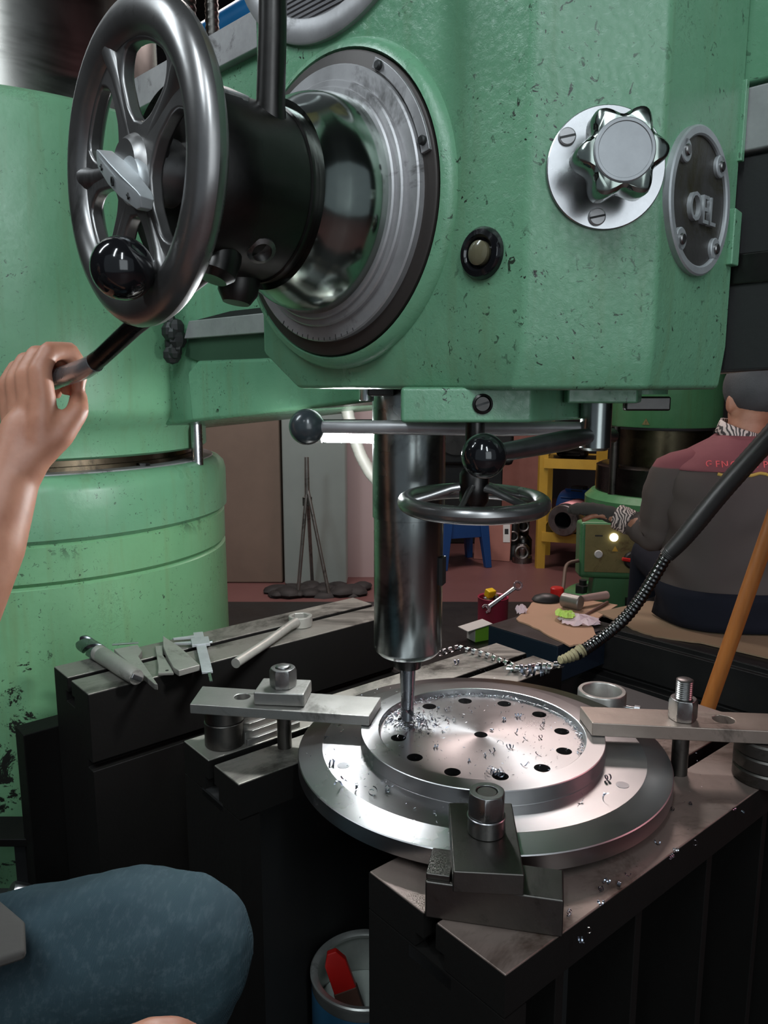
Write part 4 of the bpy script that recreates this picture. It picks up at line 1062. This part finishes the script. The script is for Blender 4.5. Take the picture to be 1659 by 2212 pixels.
# foot with bolts
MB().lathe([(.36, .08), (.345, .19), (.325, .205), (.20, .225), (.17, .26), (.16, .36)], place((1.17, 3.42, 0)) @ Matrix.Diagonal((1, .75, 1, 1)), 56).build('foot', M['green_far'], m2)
for x, y in ((.905, 3.40), (1.065, 3.19)):
    fb = nut_shape(MB(), .062, .205, .245, place((x, y, 0)), .3).build('foot_bolt', M['black'], m2)
    MB().cyl(.017, .24, .268, place((x, y, 0)), 16).build('bolt_end', M['black'], fb)
# control box
mBX = frame((.985, 3.20, .452), (-.12, -.98, .10))
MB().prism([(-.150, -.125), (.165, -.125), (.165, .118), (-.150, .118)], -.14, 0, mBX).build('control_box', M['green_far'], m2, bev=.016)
pnl = MB().prism([(-.128, -.098), (.148, -.098), (.148, .106), (-.128, .106)], 0, .004, mBX).build('control_panel', M['panel'], m2, bev=.001)
MB().lathe([(.017, 0), (.017, .008), (.012, .014), (0, .016)], mBX @ Matrix.Translation((-.010, .053, .003)), 24).build('pilot_lamp', NT('pilot_glow').set(color=(1, .95, .8), emit=(1, .93, .75), power=7), pnl)
MB().lathe([(.017, 0), (.017, .010), (.014, .013), (0, .013)], mBX @ Matrix.Translation((-.072, -.020, .003)), 24).build('push_button', M['white_plastic'], pnl)
MB().lathe([(.038, 0), (.036, .010), (.030, .016), (0, .017)], mBX @ Matrix.Translation((.070, -.042, .003)), 28).build('switch_body', M['black'], pnl)
MB().box((0, 0, .024), (.060, .015, .018), mBX @ Matrix.Translation((.052, -.040, .003)) @ Matrix.Rotation(R(-8), 4, 'Z')).build('red_switch', M['red'], pnl, bev=.004)
MB().prism([(-.013, -.010), (.013, -.010), (0, .013)], .004, .0048, mBX @ Matrix.Translation((-.003, .003, 0))).build('warning_triangle', M['yellow'], pnl)
MB().box((-.072, .058, .0045), (.032, .006, .0008), mBX).build('panel_mark', M['black'], pnl)
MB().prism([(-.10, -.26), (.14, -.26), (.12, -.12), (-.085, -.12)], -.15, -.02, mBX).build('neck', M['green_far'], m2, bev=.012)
cb2 = MB().tube(smooth_path([(.835, 3.22, .40), (.78, 3.2, .385), (.745, 3.1, .33), (.70, 2.95, .24), (.665, 2.8, .19), (.655, 2.72, .14), (.66, 2.6, .09)], 6), .008, 10).build('power_cable', plain('brown_cable', (.10, .065, .045), .6))
tag(cb2, 'brown cable curving down from the control box to the base', 'cable')

# ---------------------------------------------------------------- yellow rack and its load
yr = thing('yellow_rack', 'yellow painted angle iron rack behind the fine feed wheel', 'rack', (1.15, 4.8, 0))
for x, y in ((.985, 4.72), (1.312, 4.60), (1.10, 5.10), (1.43, 5.00)):
    MB().prism([(0, 0), (.052, 0), (.052, .006), (.006, .006), (.006, .052), (0, .052)], 0, 1.35, place((x - .026, y, 0))).build('upright', M['yellow'], yr)
for z in (.665, .205):
    for a, b in (((.985, 4.718), (1.312, 4.598)), ((1.10, 5.098), (1.43, 4.998)), ((.985, 4.72), (1.10, 5.10)), ((1.312, 4.6), (1.43, 5.0))):
        a, b = Vector((*a, z)), Vector((*b, z)); L_ = (b - a).length
        MB().box((L_ / 2, 0, 0), (L_, .008, .060), frame(a, Z3, (b - a).cross(Z3) * -1) @ Matrix.Rotation(0, 4, 'Z') if False else (lambda m: (setattr(m, 'translation', a), m)[-1])(Matrix(((b - a).normalized(), Z3.cross((b - a).normalized()), Z3)).transposed().to_4x4())).build('shelf_rail', M['yellow'], yr)
    MB().prism([(.99, 4.73), (1.31, 4.61), (1.42, 4.99), (1.105, 5.09)], z + .012, z + .022).build('shelf', M['blackened'], yr)
def motor(name, label, x, y, z, r, L, ang, mat, mat2, cat='motor'):
    t_ = thing(name, label, cat, (x, y, z))
    m_ = place((x, y, z + r), ang) @ Matrix.Rotation(R(90), 4, 'X')
    MB().lathe([(r * .55, -L / 2), (r * .9, -L / 2 + .01), (r, -L / 2 + .03), (r, L / 2 - .03), (r * .9, L / 2 - .01), (r * .4, L / 2)], m_, 32).build('housing', M[mat], t_)
    for k in range(10):
        MB().box((r + .006, 0, 0), (.016, .005, L * .66), m_ @ Matrix.Rotation(R(36 * k), 4, 'Z')).build('cooling_fin', M[mat], t_)
    MB().cyl(r * .16, L / 2 - .01, L / 2 + .05, m_, 16).build('shaft', M['steel_worn'], t_)
    MB().box((0, 0, r * 1.05), (r * .7, r * .7, r * .3), place((x, y, z + r), ang)).build('terminal_box', M[mat2], t_, bev=.006)
    return t_
motor('electric_motor', 'blue electric motor on the lower shelf of the yellow rack', 1.27, 4.96, .2270, .12, .24, .9, 'blue', 'black')
motor('electric_motor', 'black electric motor on the upper shelf of the yellow rack', 1.19, 4.85, .6870, .06, .20, 1.0, 'blackened', 'board')
pp = thing('steel_bush', 'thick hollow steel bush with a pink tape strip, lying on the low rack shelf', 'bush', (1.12, 4.70, .23))
mH = frame((1.085, 4.60, .327), (.55, .83, .0))
MB().lathe([(.052, .0), (.092, .0), (.098, .008), (.098, .30), (.052, .30), (.052, 0)], mH, 40, caps=False).build('tube', M['steel_worn'], pp)
tpm = MB(); rows = []
for k in range(9):
    a = R(60 + 8 * k)
    rows.append([mH @ Vector((.0992 * math.cos(a), .0992 * math.sin(a), h)) for h in (.06, .29)])
tpm.ribbon(rows).build('pink_tape', plain('pink_tape', (.85, .36, .38), .5), pp, solid=.0015)

# blue bin, board, dark pump unit
bn = thing('blue_stool', 'blue moulded plastic stool on the red floor behind the quill', 'stool', (.47, 4.85, 0))
MB().prism([(-.13, -.13), (.13, -.13), (.13, .13), (-.13, .13)], .29, .32, place((.47, 4.85, 0), .3)).build('seat', M['blue'], bn, bev=.012)
for sx in (-1, 1):
    for sy in (-1, 1):
        mq = place((.47, 4.85, 0), .3)
        vs = [(sx * .12 + dx, sy * .12 + dy, .30) for dx, dy in ((-.03, -.03), (.03, -.03), (.03, .03), (-.03, .03))] + [(sx * .15 + dx, sy * .15 + dy, 0) for dx, dy in ((-.02, -.02), (.02, -.02), (.02, .02), (-.02, .02))]
        MB().faces(vs, [(0, 1, 2, 3), (7, 6, 5, 4), (0, 4, 5, 1), (1, 5, 6, 2), (2, 6, 7, 3), (3, 7, 4, 0)], mq).build('leg', M['blue'], bn, bev=.004)
for k in range(4):
    MB().box((0, -.135, .245), (.22, .012, .10), place((.47, 4.85, 0), .3 + k * math.pi / 2)).build('skirt', M['blue'], bn, bev=.003)
bd = thing('leaning_board', 'red brown board with a white label standing beside the blue stool', 'board', (.70, 4.95, 0))
mJ = place((.71, 4.95, 0), R(-20), R(-9))
MB().box((0, 0, .17), (.24, .02, .34), mJ).build('panel', M['board'], bd, bev=.002)
lb_ = MB().box((.10, -.0115, .20), (.045, .002, .16), mJ @ Matrix.Rotation(R(-3), 4, 'Y')).build('white_label', M['white_plastic'], bd)
MB().box((.10, -.0128, .19), (.025, .001, .035), mJ @ Matrix.Rotation(R(-3), 4, 'Y')).build('label_print', M['black'], bd)
dm = thing('pump_unit', 'large black pump unit in the dark behind the fine feed wheel', 'pump', (.55, 5.5, 0))
MB().box((.60, 5.55, .76), (.62, .35, .36)).build('housing', M['slab'], dm, bev=.03)
MB().cyl(.14, -.22, .05, place((.50, 5.36, .80)) @ Matrix.Rotation(R(90), 4, 'X'), 36).build('motor_end', M['blackened'], dm)
MB().box((.60, 5.6, .30), (.5, .25, .6)).build('stand', M['black'], dm, bev=.01)
for k, (x, y, h, w_) in enumerate(((.86, 5.0, .26, .10), (.95, 5.15, .33, .12), (.90, 4.9, .12, .13))):
    t_ = thing('scrap_casting', ('tall dark casting next to the red brown board', 'bulky dark casting behind the rack foot', 'low dark casting on the floor near the rack')[k], 'casting', (x, y, 0))
    MB().lathe([(w_ * .5, 0), (w_ * .5, h * .3), (w_ * .3, h * .4), (w_ * .35, h * .8), (w_ * .2, h)], place((x, y, 0)), 20).build('body', M[('slab', 'blackened', 'nut')[k]], t_)
    MB().torus(w_ * .3, w_ * .08, frame((x - .01, y - w_ * .35, h * .6), (0, -1, .2)), 20, 8).build('ring', M['nut'], t_)

# tripod stand and dirt by the pillar
tr = thing('tripod_stand', 'thin grey steel A shaped stand in front of the concrete pillar', 'stand', (-.45, 4.2, 0))
apx = Vector((-.415, 4.12, .60))
MB().tube([apx - Z3 * .04, apx + Z3 * .16], [.014, .012], 12).build('mast', M['strap'], tr)
for f_ in ((-.470, 4.08, .02), (-.300, 4.06, .02), (-.41, 4.28, .02)):
    MB().tube([apx, f_], [.010, .010], 10).build('leg', M['strap'], tr)
MB().box(tuple(apx + Vector((0, -.002, -.08))), (.05, .02, .05)).build('joint', M['strap_dark'], tr, bev=.004)
random.seed(11)
mb = MB()
for k in range(40):
    mb.sphere(random.uniform(.03, .07), place((random.uniform(-.62, -.12), random.uniform(4.05, 4.25), random.uniform(0, .02)), random.random() * 3), 8, 6, (1.3, 1, .5))
gh = mb.build('grime_heap', M['dirt'], None, kind='stuff')
tag(gh, 'black oily rubbish heaped at the foot of the concrete pillar', 'rubbish')
bl = MB().tube([(-.75, 3.1, 2.36), (-.55, 3.0, 2.42), (-.30, 2.9, 2.50)], [.05, .05, .05], 16).build('blue_pipe', plain('bright_blue_pipe', (.02, .22, .55), .4))
tag(bl, 'bright blue pipe high up behind the arm', 'pipe')

# ---------------------------------------------------------------- people
def blob(name, nodes, edges, mat, parent, voxel=.005, smooth=4, extra=(), bump=None):
    """overlapping tapered limbs fused into one continuous skin"""
    mb = MB()
    def rad(k):
        r = nodes[k][1]; return (r[0] + r[1]) / 2 if hasattr(r, '__len__') else r
    for k in nodes:
        p, r = nodes[k]
        if hasattr(r, '__len__'): mb.sphere(1.0, place(p), 18, 12, (r[0], r[1], r[2] if len(r) > 2 else (r[0] + r[1]) / 2))
        else: mb.sphere(r, place(p), 16, 10)
    for a, b in edges:
        pa, pb_ = Vector(nodes[a][0]), Vector(nodes[b][0]); d = (pb_ - pa).length
        if d < 1e-5: continue
        ra, rb_ = nodes[a][1], nodes[b][1]
        if hasattr(ra, '__len__') or hasattr(rb_, '__len__'):
            ta = ra if hasattr(ra, '__len__') else (ra, ra, ra); tb = rb_ if hasattr(rb_, '__len__') else (rb_, rb_, rb_)
            for k in range(1, 10):
                f = k / 10
                q = [ta[j] * (1 - f) + tb[j] * f for j in (0, 1)]
                q.append((ta[2] if len(ta) > 2 else (ta[0] + ta[1]) / 2) * (1 - f) + (tb[2] if len(tb) > 2 else (tb[0] + tb[1]) / 2) * f)
                mb.sphere(1.0, place(pa.lerp(pb_, f)), 18, 12, q)
        else:
            mb.lathe([(ra, 0), (rb_, d)], frame(pa, pb_ - pa), 16)
    o = mb.build(name, mat, parent)
    md = o.modifiers.new('r', 'REMESH'); md.mode = 'VOXEL'; md.voxel_size = voxel; md.use_smooth_shade = True
    sm = o.modifiers.new('m', 'SMOOTH'); sm.factor = .5; sm.iterations = smooth
    if bump:
        tx = bpy.data.textures.new(name + '_folds', 'CLOUDS'); tx.noise_scale = bump[0]; tx.noise_depth = 2
        dp = o.modifiers.new('d', 'DISPLACE'); dp.texture = tx; dp.strength = bump[1]; dp.mid_level = .5; dp.texture_coords = 'LOCAL'
    m2_ = bpy.data.meshes.new_from_object(o.evaluated_get(bpy.context.evaluated_depsgraph_get()))
    o.modifiers.clear(); old = o.data; o.data = m2_; bpy.data.meshes.remove(old); m2_.name = name
    m2_.materials.clear(); m2_.materials.append(mat)
    m2_.polygons.foreach_set('use_smooth', [True] * len(m2_.polygons))
    return o
def chain(*k): return list(zip(k, k[1:]))
up_ = Vector((0, 0, 1))

# --- the operator, seated at the drill, one hand on the feed lever
op = thing('person', 'seated operator in blue jeans gripping the bent feed lever', 'person', (-.66, .5, .08))
N = {
 'pel': ((-.68, .47, .56), (.13, .15, .12)), 'bel': ((-.74, .47, .70), (.10, .14, .12)), 'che': ((-.79, .47, .90), (.11, .16, .14)), 'nk0': ((-.79, .47, 1.05), .055), 'nk1': ((-.77, .47, 1.10), .050),
 'jaw': ((-.735, .47, 1.155), (.062, .056, .06)), 'hd': ((-.748, .47, 1.225), (.092, .074, .085)),
 'nose': ((-.655, .47, 1.195), (.016, .012, .018)), 'er1': ((-.745, .545, 1.195), (.014, .008, .026)), 'er2': ((-.745, .395, 1.195), (.014, .008, .026)), 'lip': ((-.668, .47, 1.152), (.012, .022, .009)), 'brw': ((-.668, .47, 1.232), (.016, .045, .010)),
 'lsh': ((-.76, .65, .99), .055), 'lua': ((-.63, .68, .88), .045), 'lel': ((-.478, .665, .785), .041), 'lfa': ((-.438, .715, .88), .043), 'lf2': ((-.402, .768, .985), .034), 'lwr': ((-.392, .805, 1.050), .0275),
 'lpm': ((-.380, .824, 1.092), (.032, .022, .034)),
 'rsh': ((-.76, .29, .99), .055), 'rua': ((-.66, .24, .85), .045), 'rel': ((-.53, .25, .715), .040), 'rfa': ((-.38, .350, .683), .038), 'rwr': ((-.270, .42, .664), .027), 'rpm': ((-.215, .462, .655), (.034, .034, .018)),
 'lhp': ((-.60, .60, .56), .085), 'lth': ((-.42, .65, .555), .072), 'lkn': ((-.21, .675, .595), .052), 'lsn': ((-.30, .65, .40), .048), 'lan': ((-.35, .63, .17), .036), 'lft': ((-.27, .63, .119), .034), 'lto': ((-.19, .63, .112), .026),
 'rhp': ((-.60, .37, .54), .085), 'rth': ((-.40, .41, .555), .075), 'rkn': ((-.175, .455, .555), .055), 'rsn': ((-.24, .44, .38), .048), 'ran': ((-.30, .43, .17), .036), 'rft': ((-.21, .43, .119), .034), 'rto': ((-.13, .43, .112), .026),
}
Ed = chain('pel', 'bel', 'che') + chain('nk0', 'nk1') + [('jaw', 'hd'), ('nk1', 'jaw'), ('che', 'nk0')] + [('che', 'lsh')] + chain('lsh', 'lua', 'lel', 'lfa', 'lf2', 'lwr') + [('lwr', 'lpm'), ('che', 'rsh')] + chain('rsh', 'rua', 'rel', 'rfa', 'rwr') + [('rwr', 'rpm'), ('pel', 'lhp'), ('pel', 'rhp')] + chain('lhp', 'lth', 'lkn', 'lsn', 'lan', 'lft', 'lto') + chain('rhp', 'rth', 'rkn', 'rsn', 'ran', 'rft', 'rto')
g0 = Vector((-.372, .857, 1.150)); ax = Vector((-.80, .56, -.20)).normalized(); nd = Vector((-.57, -.82, 0)).normalized()
pc = Vector(N['lpm'][0])
for i, off in enumerate((-.034, -.011, .012, .034)):
    s_ = (1, 1.06, 1.0, .86)[i]
    for j, (dn, dz_) in enumerate(((.024, -.024), (.0265, .006), (.014, .0265), (-.010, .0275), (-.0225, .008), (-.018, -.008))):
        N['f%d%d' % (i, j)] = (g0 + ax * off + nd * dn * s_ + up_ * dz_ * s_, (.0135, .0118, .0105, .0100, .0095, .0085)[j])
    w_ = pc + ax * off * .62 - up_ * .014
    N['p%d' % i] = (w_, .0165)
    Ed += [('lwr', 'p%d' % i), ('p%d' % i, 'f%d0' % i)] + chain(*['f%d%d' % (i, j) for j in range(6)])
    if i: Ed += [('f%d0' % (i - 1), 'f%d0' % i), ('p%d' % (i - 1), 'p%d' % i), ('p%d' % (i - 1), 'f%d0' % i)]
for j, p in enumerate(((-.372, .812, 1.072), (-.345, .822, 1.095), (-.331, .838, 1.120), (-.336, .856, 1.134))):
    N['t%d' % j] = (Vector(p), (.019, .0145, .0120, .0100)[j])
Ed += chain('lwr', 't0', 't1', 't2', 't3') + [('p0', 't1'), ('lpm', 't1')]
for i, off in enumerate((-.030, -.010, .010, .030)):
    b_ = Vector((-.185, .488, .650)) + Vector((.62, -.78, 0)) * off
    dd_ = Vector((.72, .58, 0)).normalized()
    for j, (dn, dz_) in enumerate(((0, 0), (.028, .0), (.050, -.010), (.068, -.026))):
        N['r%d%d' % (i, j)] = (b_ + dd_ * dn * (.92, 1.05, 1, .85)[i] + up_ * dz_, (.0115, .0098, .0092, .0080)[j])
    Ed += [('rwr', 'r%d0' % i)] + chain(*['r%d%d' % (i, j) for j in range(4)])
for j, p in enumerate(((-.235, .490, .655), (-.210, .515, .650), (-.190, .528, .642))):
    N['u%d' % j] = (Vector(p), (.014, .0115, .0095)[j])
Ed += chain('rwr', 'u0', 'u1', 'u2')
blob('body', N, Ed, M['skin'], op, .0042, 3)
J = {'p': ((-.68, .47, .57), (.15, .165, .13)), 'w': ((-.71, .47, .66), (.12, .155, .10)),
 'lh': ((-.60, .605, .575), .100), 'l1': ((-.46, .645, .556), .088), 'l2': ((-.34, .668, .575), .085), 'l3': ((-.248, .678, .595), .081), 'l4': ((-.201, .680, .594), .0740), 'l5': ((-.232, .672, .530), .0720), 'l6': ((-.285, .660, .43), .068), 'l7': ((-.33, .645, .28), .060), 'l8': ((-.35, .63, .15), .058),
 'rh': ((-.60, .37, .555), .098), 'r1': ((-.45, .40, .562), .090), 'r2': ((-.30, .43, .565), .082), 'r3': ((-.19, .452, .558), .072), 'r4': ((-.163, .456, .53), .068), 'r5': ((-.20, .448, .44), .062), 'r6': ((-.25, .44, .32), .060), 'r7': ((-.30, .43, .15), .058)}
blob('jeans', J, [('w', 'p'), ('p', 'lh'), ('p', 'rh')] + chain('lh', 'l1', 'l2', 'l3', 'l4', 'l5', 'l6', 'l7', 'l8') + chain('rh', 'r1', 'r2', 'r3', 'r4', 'r5', 'r6', 'r7'), M['jeans'], op, .007, 5, bump=(.06, .010))
MB().tube([(-.148, .634, .592), (-.162, .630, .560), (-.180, .626, .528), (-.206, .622, .480), (-.236, .618, .43)], [.0022] * 5, 8).build('seam', plain('pale_seam_thread', (.20, .24, .26), .9), op)
H_ = {'w': ((-.72, .47, .64), (.135, .175, .12)), 'b': ((-.75, .47, .75), (.13, .17, .12)), 'c': ((-.79, .47, .91), (.125, .18, .14)), 'n': ((-.79, .47, 1.02), .075), 'l': ((-.76, .655, .985), .066), 'l2': ((-.67, .675, .905), .060), 'r': ((-.76, .285, .985), .066), 'r2': ((-.68, .25, .885), .060)}
blob('shirt', H_, [('w', 'b'), ('b', 'c'), ('c', 'n'), ('c', 'l'), ('l', 'l2'), ('c', 'r'), ('r', 'r2')], M['shirt_grey'], op, .009, 4, bump=(.08, .012))
MB().prism([(-.46, .54), (-.40, .535), (-.335, .555), (-.300, .575), (-.318, .612), (-.36, .645), (-.46, .66)], .672, .682).build('shirt_tail', M['shirt_grey'], op, bev=.004)
for f_ in ((-.25, .63), (-.19, .43)):
    MB().lathe([(.055, .08), (.057, .10), (.046, .125), (.03, .14)], place((f_[0], f_[1], 0)) @ Matrix.Diagonal((2.2, .85, 1, 1)), 24).build('shoe', M['black'], op)
MB().sphere(.098, place((-.762, .47, 1.245)), 24, 14, (1.0, .86, .95)).build('hair', M['hair'], op)
for y in (.44, .50): MB().sphere(.011, place((-.664, y, 1.212)), 12, 8).build('eye', M['white_plastic'], op)
so = thing('stool', 'low round black stool under the seated operator', 'stool', (-.70, .47, .08))
MB().cyl(.16, .40, .435, place((-.70, .47, 0)), 36, .008).build('seat', M['rubber'], so)
for k in range(4):
    a = R(45 + 90 * k)
    MB().tube([(-.70 + .10 * math.cos(a), .47 + .10 * math.sin(a), .405), (-.70 + .16 * math.cos(a),   .47 + .16 * math.sin(a), .085)], .012, 10).build('leg', M['slab'], so)

# --- the man with his back turned
p2 = thing('person', 'man seen from behind in a grey jacket with a red printed yoke', 'person', (.97, 2.08, .505))
N = {
 'pel': ((.97, 2.09, .60), (.14, .11, .09)), 'bel': ((.965, 2.085, .74), (.13, .09, .1)), 'che': ((.955, 2.08, .88), (.14, .09, .1)), 'nk0': ((.975, 2.085, .99), .054), 'nk1': ((.985, 2.09, 1.045), .052),
 'hd0': ((1.005, 2.105, 1.085), (.066, .075, .06)), 'hd1': ((1.003, 2.10, 1.140), (.076, .094, .085)),
 'ear': ((.928, 2.085, 1.095), (.009, .016, .026)), 'er2': ((1.078, 2.075, 1.095), (.009, .016, .026)), 'nos': ((1.03, 2.195, 1.095), (.014, .018, .018)),
 'ls': ((.79, 2.07, .905), .05), 'le': ((.748, 2.11, .740), .036), 'lw': ((.690, 2.175, .765), .024),
 'rs': ((1.14, 2.08, .905), .05), 're': ((1.22, 2.15, .72), .036), 'rw': ((1.18, 2.38, .72), .026), 'rh': ((1.165, 2.43, .72), (.032, .032, .016)),
 'lp': ((.88, 2.11, .59), .075), 'lk': ((.90, 2.52, .58), .055), 'la': ((.90, 2.58, .19), .04), 'lf': ((.90, 2.68, .12), .035),
 'rp': ((1.06, 2.11, .59), .075), 'rk': ((1.10, 2.52, .58), .055), 'ra': ((1.10, 2.58, .19), .04), 'rf': ((1.10, 2.68, .12), .035)}
Ed = chain('pel', 'bel', 'che') + chain('nk0', 'nk1') + [('che', 'nk0'), ('nk1', 'hd0'), ('hd0', 'hd1'), ('che', 'ls'), ('che', 'rs'), ('rw', 'rh')] + chain('ls', 'le', 'lw') + chain('rs', 're', 'rw') + [('pel', 'lp'), ('pel', 'rp')] + chain('lp', 'lk', 'la', 'lf') + chain('rp', 'rk', 'ra', 'rf')
for side, hb, dv in (('l', (.662, 2.192, .772), (-.93, .36, .05)), ('r', (1.155, 2.455, .72), (-.3, .95, 0))):
    dv = Vector(dv).normalized(); pv = Vector((-dv.y, dv.x, 0)).normalized()
    for i in range(4):
        b_ = Vector(hb) + pv * (-.024 + .016 * i) * (.45 if side == 'l' else 1)
        for j in range(3): N[side + 'g%d%d' % (i, j)] = (b_ + dv * (.03 + .026 * j) - up_ * .005 * j * j, .0085 - .0006 * j)
        Ed += [(side + 'w', side + 'g%d0' % i)] + chain(*[side + 'g%d%d' % (i, j) for j in range(3)])
    for j in range(2): N[side + 'th%d' % j] = (Vector(hb) - pv * (.034 + .01 * j) * (.4 if side == 'l' else 1) + dv * (.0 + .03 * j) - up_ * .008, .0095)
    Ed += [(side + 'w', side + 'th0'), (side + 'th0', side + 'th1')]
blob('body', N, Ed, M['skin'], p2, .006, 3)
LV = [(.510, .965, 2.065, .195, .150), (.60, .965, 2.065, .200, .150), (.70, .965, 2.06, .195, .145), (.80, .963, 2.055, .200, .142), (.86, .960, 2.055, .205, .138), (.905, .960, 2.058, .205, .128), (.935, .962, 2.064, .190, .114), (.960, .965, 2.072, .160, .100), (.980, .968, 2.078, .122, .088), (1.000, .972, 2.084, .084, .074), (1.012, .974, 2.086, .070, .066)]
def at_level(z):
    for a, b in zip(LV, LV[1:]):
        if z <= b[0]:
            f = max(0, (z - a[0]) / (b[0] - a[0])); return [a[k] + (b[k] - a[k]) * f for k in range(1, 5)]
    return LV[-1][1:]
def torso(z, ang, grow=0.0):
    cx, cy, rx, ry = at_level(z); c_, s_ = math.cos(ang), math.sin(ang); e = .82
    fold = .006 * math.sin(z * 55 + 3 * math.sin(ang * 2)) * (1 if z < .86 else .3) * abs(math.sin(ang * 1.5))
    return Vector((cx + (rx + grow + fold) * math.copysign(abs(c_) ** e, c_), cy + (ry + grow + fold) * math.copysign(abs(s_) ** e, s_), z))
rows = [[torso(z, 2 * math.pi * k / 72) for k in range(73)] for z in [.510 + .502 * i / 44 for i in range(45)]]
jm = MB(); jm.ribbon(rows); bmesh.ops.remove_doubles(jm.bm, verts=jm.bm.verts[:], dist=.0005)
jk = jm.build('jacket', M['jacket'], p2, solid=.004)
for pts, rr in (([(.835, 2.062, .915), (.785, 2.066, .900), (.765, 2.075, .84), (.762, 2.095, .77), (.758, 2.110, .735), (.735, 2.14, .742), (.715, 2.165, .757)], [.062, .066, .060, .053, .050, .044, .038]), ([(1.09, 2.062, .915), (1.145, 2.07, .90), (1.185, 2.09, .84), (1.215, 2.13, .75), (1.222, 2.15, .722), (1.205, 2.25, .72), (1.183, 2.36, .72)], [.062, .066, .06, .053, .05, .045, .038])):
    MB().tube(smooth_path(pts, 4), [rr[min(i // 4, 6)] + (rr[min(i // 4 + 1, 6)] - rr[min(i // 4, 6)]) * (i % 4) / 4 + .002 * math.sin(i * 1.9) for i in range(25)], 20).build('sleeve', M['jacket'], jk)
ym = MB(); ym.ribbon([[torso(z, R(a), .0045) for a in range(175, 366, 5)] for z in [.926 + .005 * i + 0 for i in range(17)]])
yk = ym.build('yoke', M['yoke'], p2, solid=.002)
def back_point(x, z, off):
    best = min((torso(z, R(a), off) for a in range(185, 356, 1)), key=lambda v: abs(v.x - x)); return best
for i, chx in enumerate('GENG ASPIRE SPG'):
    if chx == ' ': continue
    x = .835 + i * .0188
    pnt = back_point(x, .945, .0085); q1 = back_point(x + .004, .945, .0085); q2 = back_point(x, .955, .0085)
    lettering('printed_letter', chx, .025, Matrix(((q1 - pnt).normalized() if (q1 - pnt).length > 1e-6 else Vector((1, 0, 0)), (q2 - pnt).normalized(), (q1 - pnt).cross(q2 - pnt).normalized() if (q1 - pnt).length > 1e-6 else Vector((0, -1, 0)))).transposed().to_4x4() if False else frame(pnt, Vector((0, -1, .35)), (0, 0, 1)), M['textred'], p2, .0006)
for a_, b_ in ((.850, .905), (.910, .965), (.970, 1.02)):
    MB().tube([back_point(a_ + (b_ - a_) * k / 6, .922 - .003 * math.sin(k), .0035) for k in range(7)], .0042, 8).build('yellow_print', M['textyellow'], p2)
Q = {'a': ((.97, 2.085, .585), (.17, .13, .075)), 'l': ((.88, 2.15, .590), .085), 'lk': ((.90, 2.52, .585), .07), 'la': ((.90, 2.58, .17), .06), 'r': ((1.06, 2.15, .590), .085), 'rk': ((1.10, 2.52, .585), .07), 'ra': ((1.10, 2.58, .17), .06)}
blob('trousers', Q, [('a', 'l'), ('a', 'r')] + chain('l', 'lk', 'la') + chain('r', 'rk', 'ra'), M['jeans_dark'], p2, .009, 4)
hm_ = MB(); hm_.ribbon([[torso(z, R(a), .008) for a in range(170, 371, 5)] for z in (.511, .53, .56, .59, .615)])
hm_.build('trouser_seat', M['jeans_dark'], p2, solid=.003)
MB().tube(smooth_path([(.706, 2.158, .755), (.692, 2.172, .763), (.672, 2.188, .770)], 4), [.036 + .002 * (i % 2) for i in range(9)], 18).build('patterned_cuff', M['zebra'], p2)
MB().tube(smooth_path([(.676, 2.186, .769), (.640, 2.205, .779), (.600, 2.225, .786), (.565, 2.240, .784), (.545, 2.248, .776)], 5), [.026 + .0015 * math.sin(i * 2.3) - (.0006 * i if i < 16 else .0006 * i + .002 * (i - 16)) for i in range(21)], 16).build('dark_glove', M['shirt_grey'], p2)
mb = MB(); rows = []
for k in range(37):
    a = 2 * math.pi * k / 36
    rows.append([(.976 + (.074 - .012 * f) * math.cos(a), 2.086 + (.070 - .012 * f) * math.sin(a), 1.000 + .034 * f + .014 * math.sin(a) - .016 * math.cos(a)) for f in (0, .5, 1)])
mb.ribbon(rows).build('patterned_collar', M['zebra'], p2, solid=.006)
MB().sphere(.090, place((1.006, 2.096, 1.140)), 30, 20, (.95, 1.10, .96)).build('hair', M['hair'], p2)
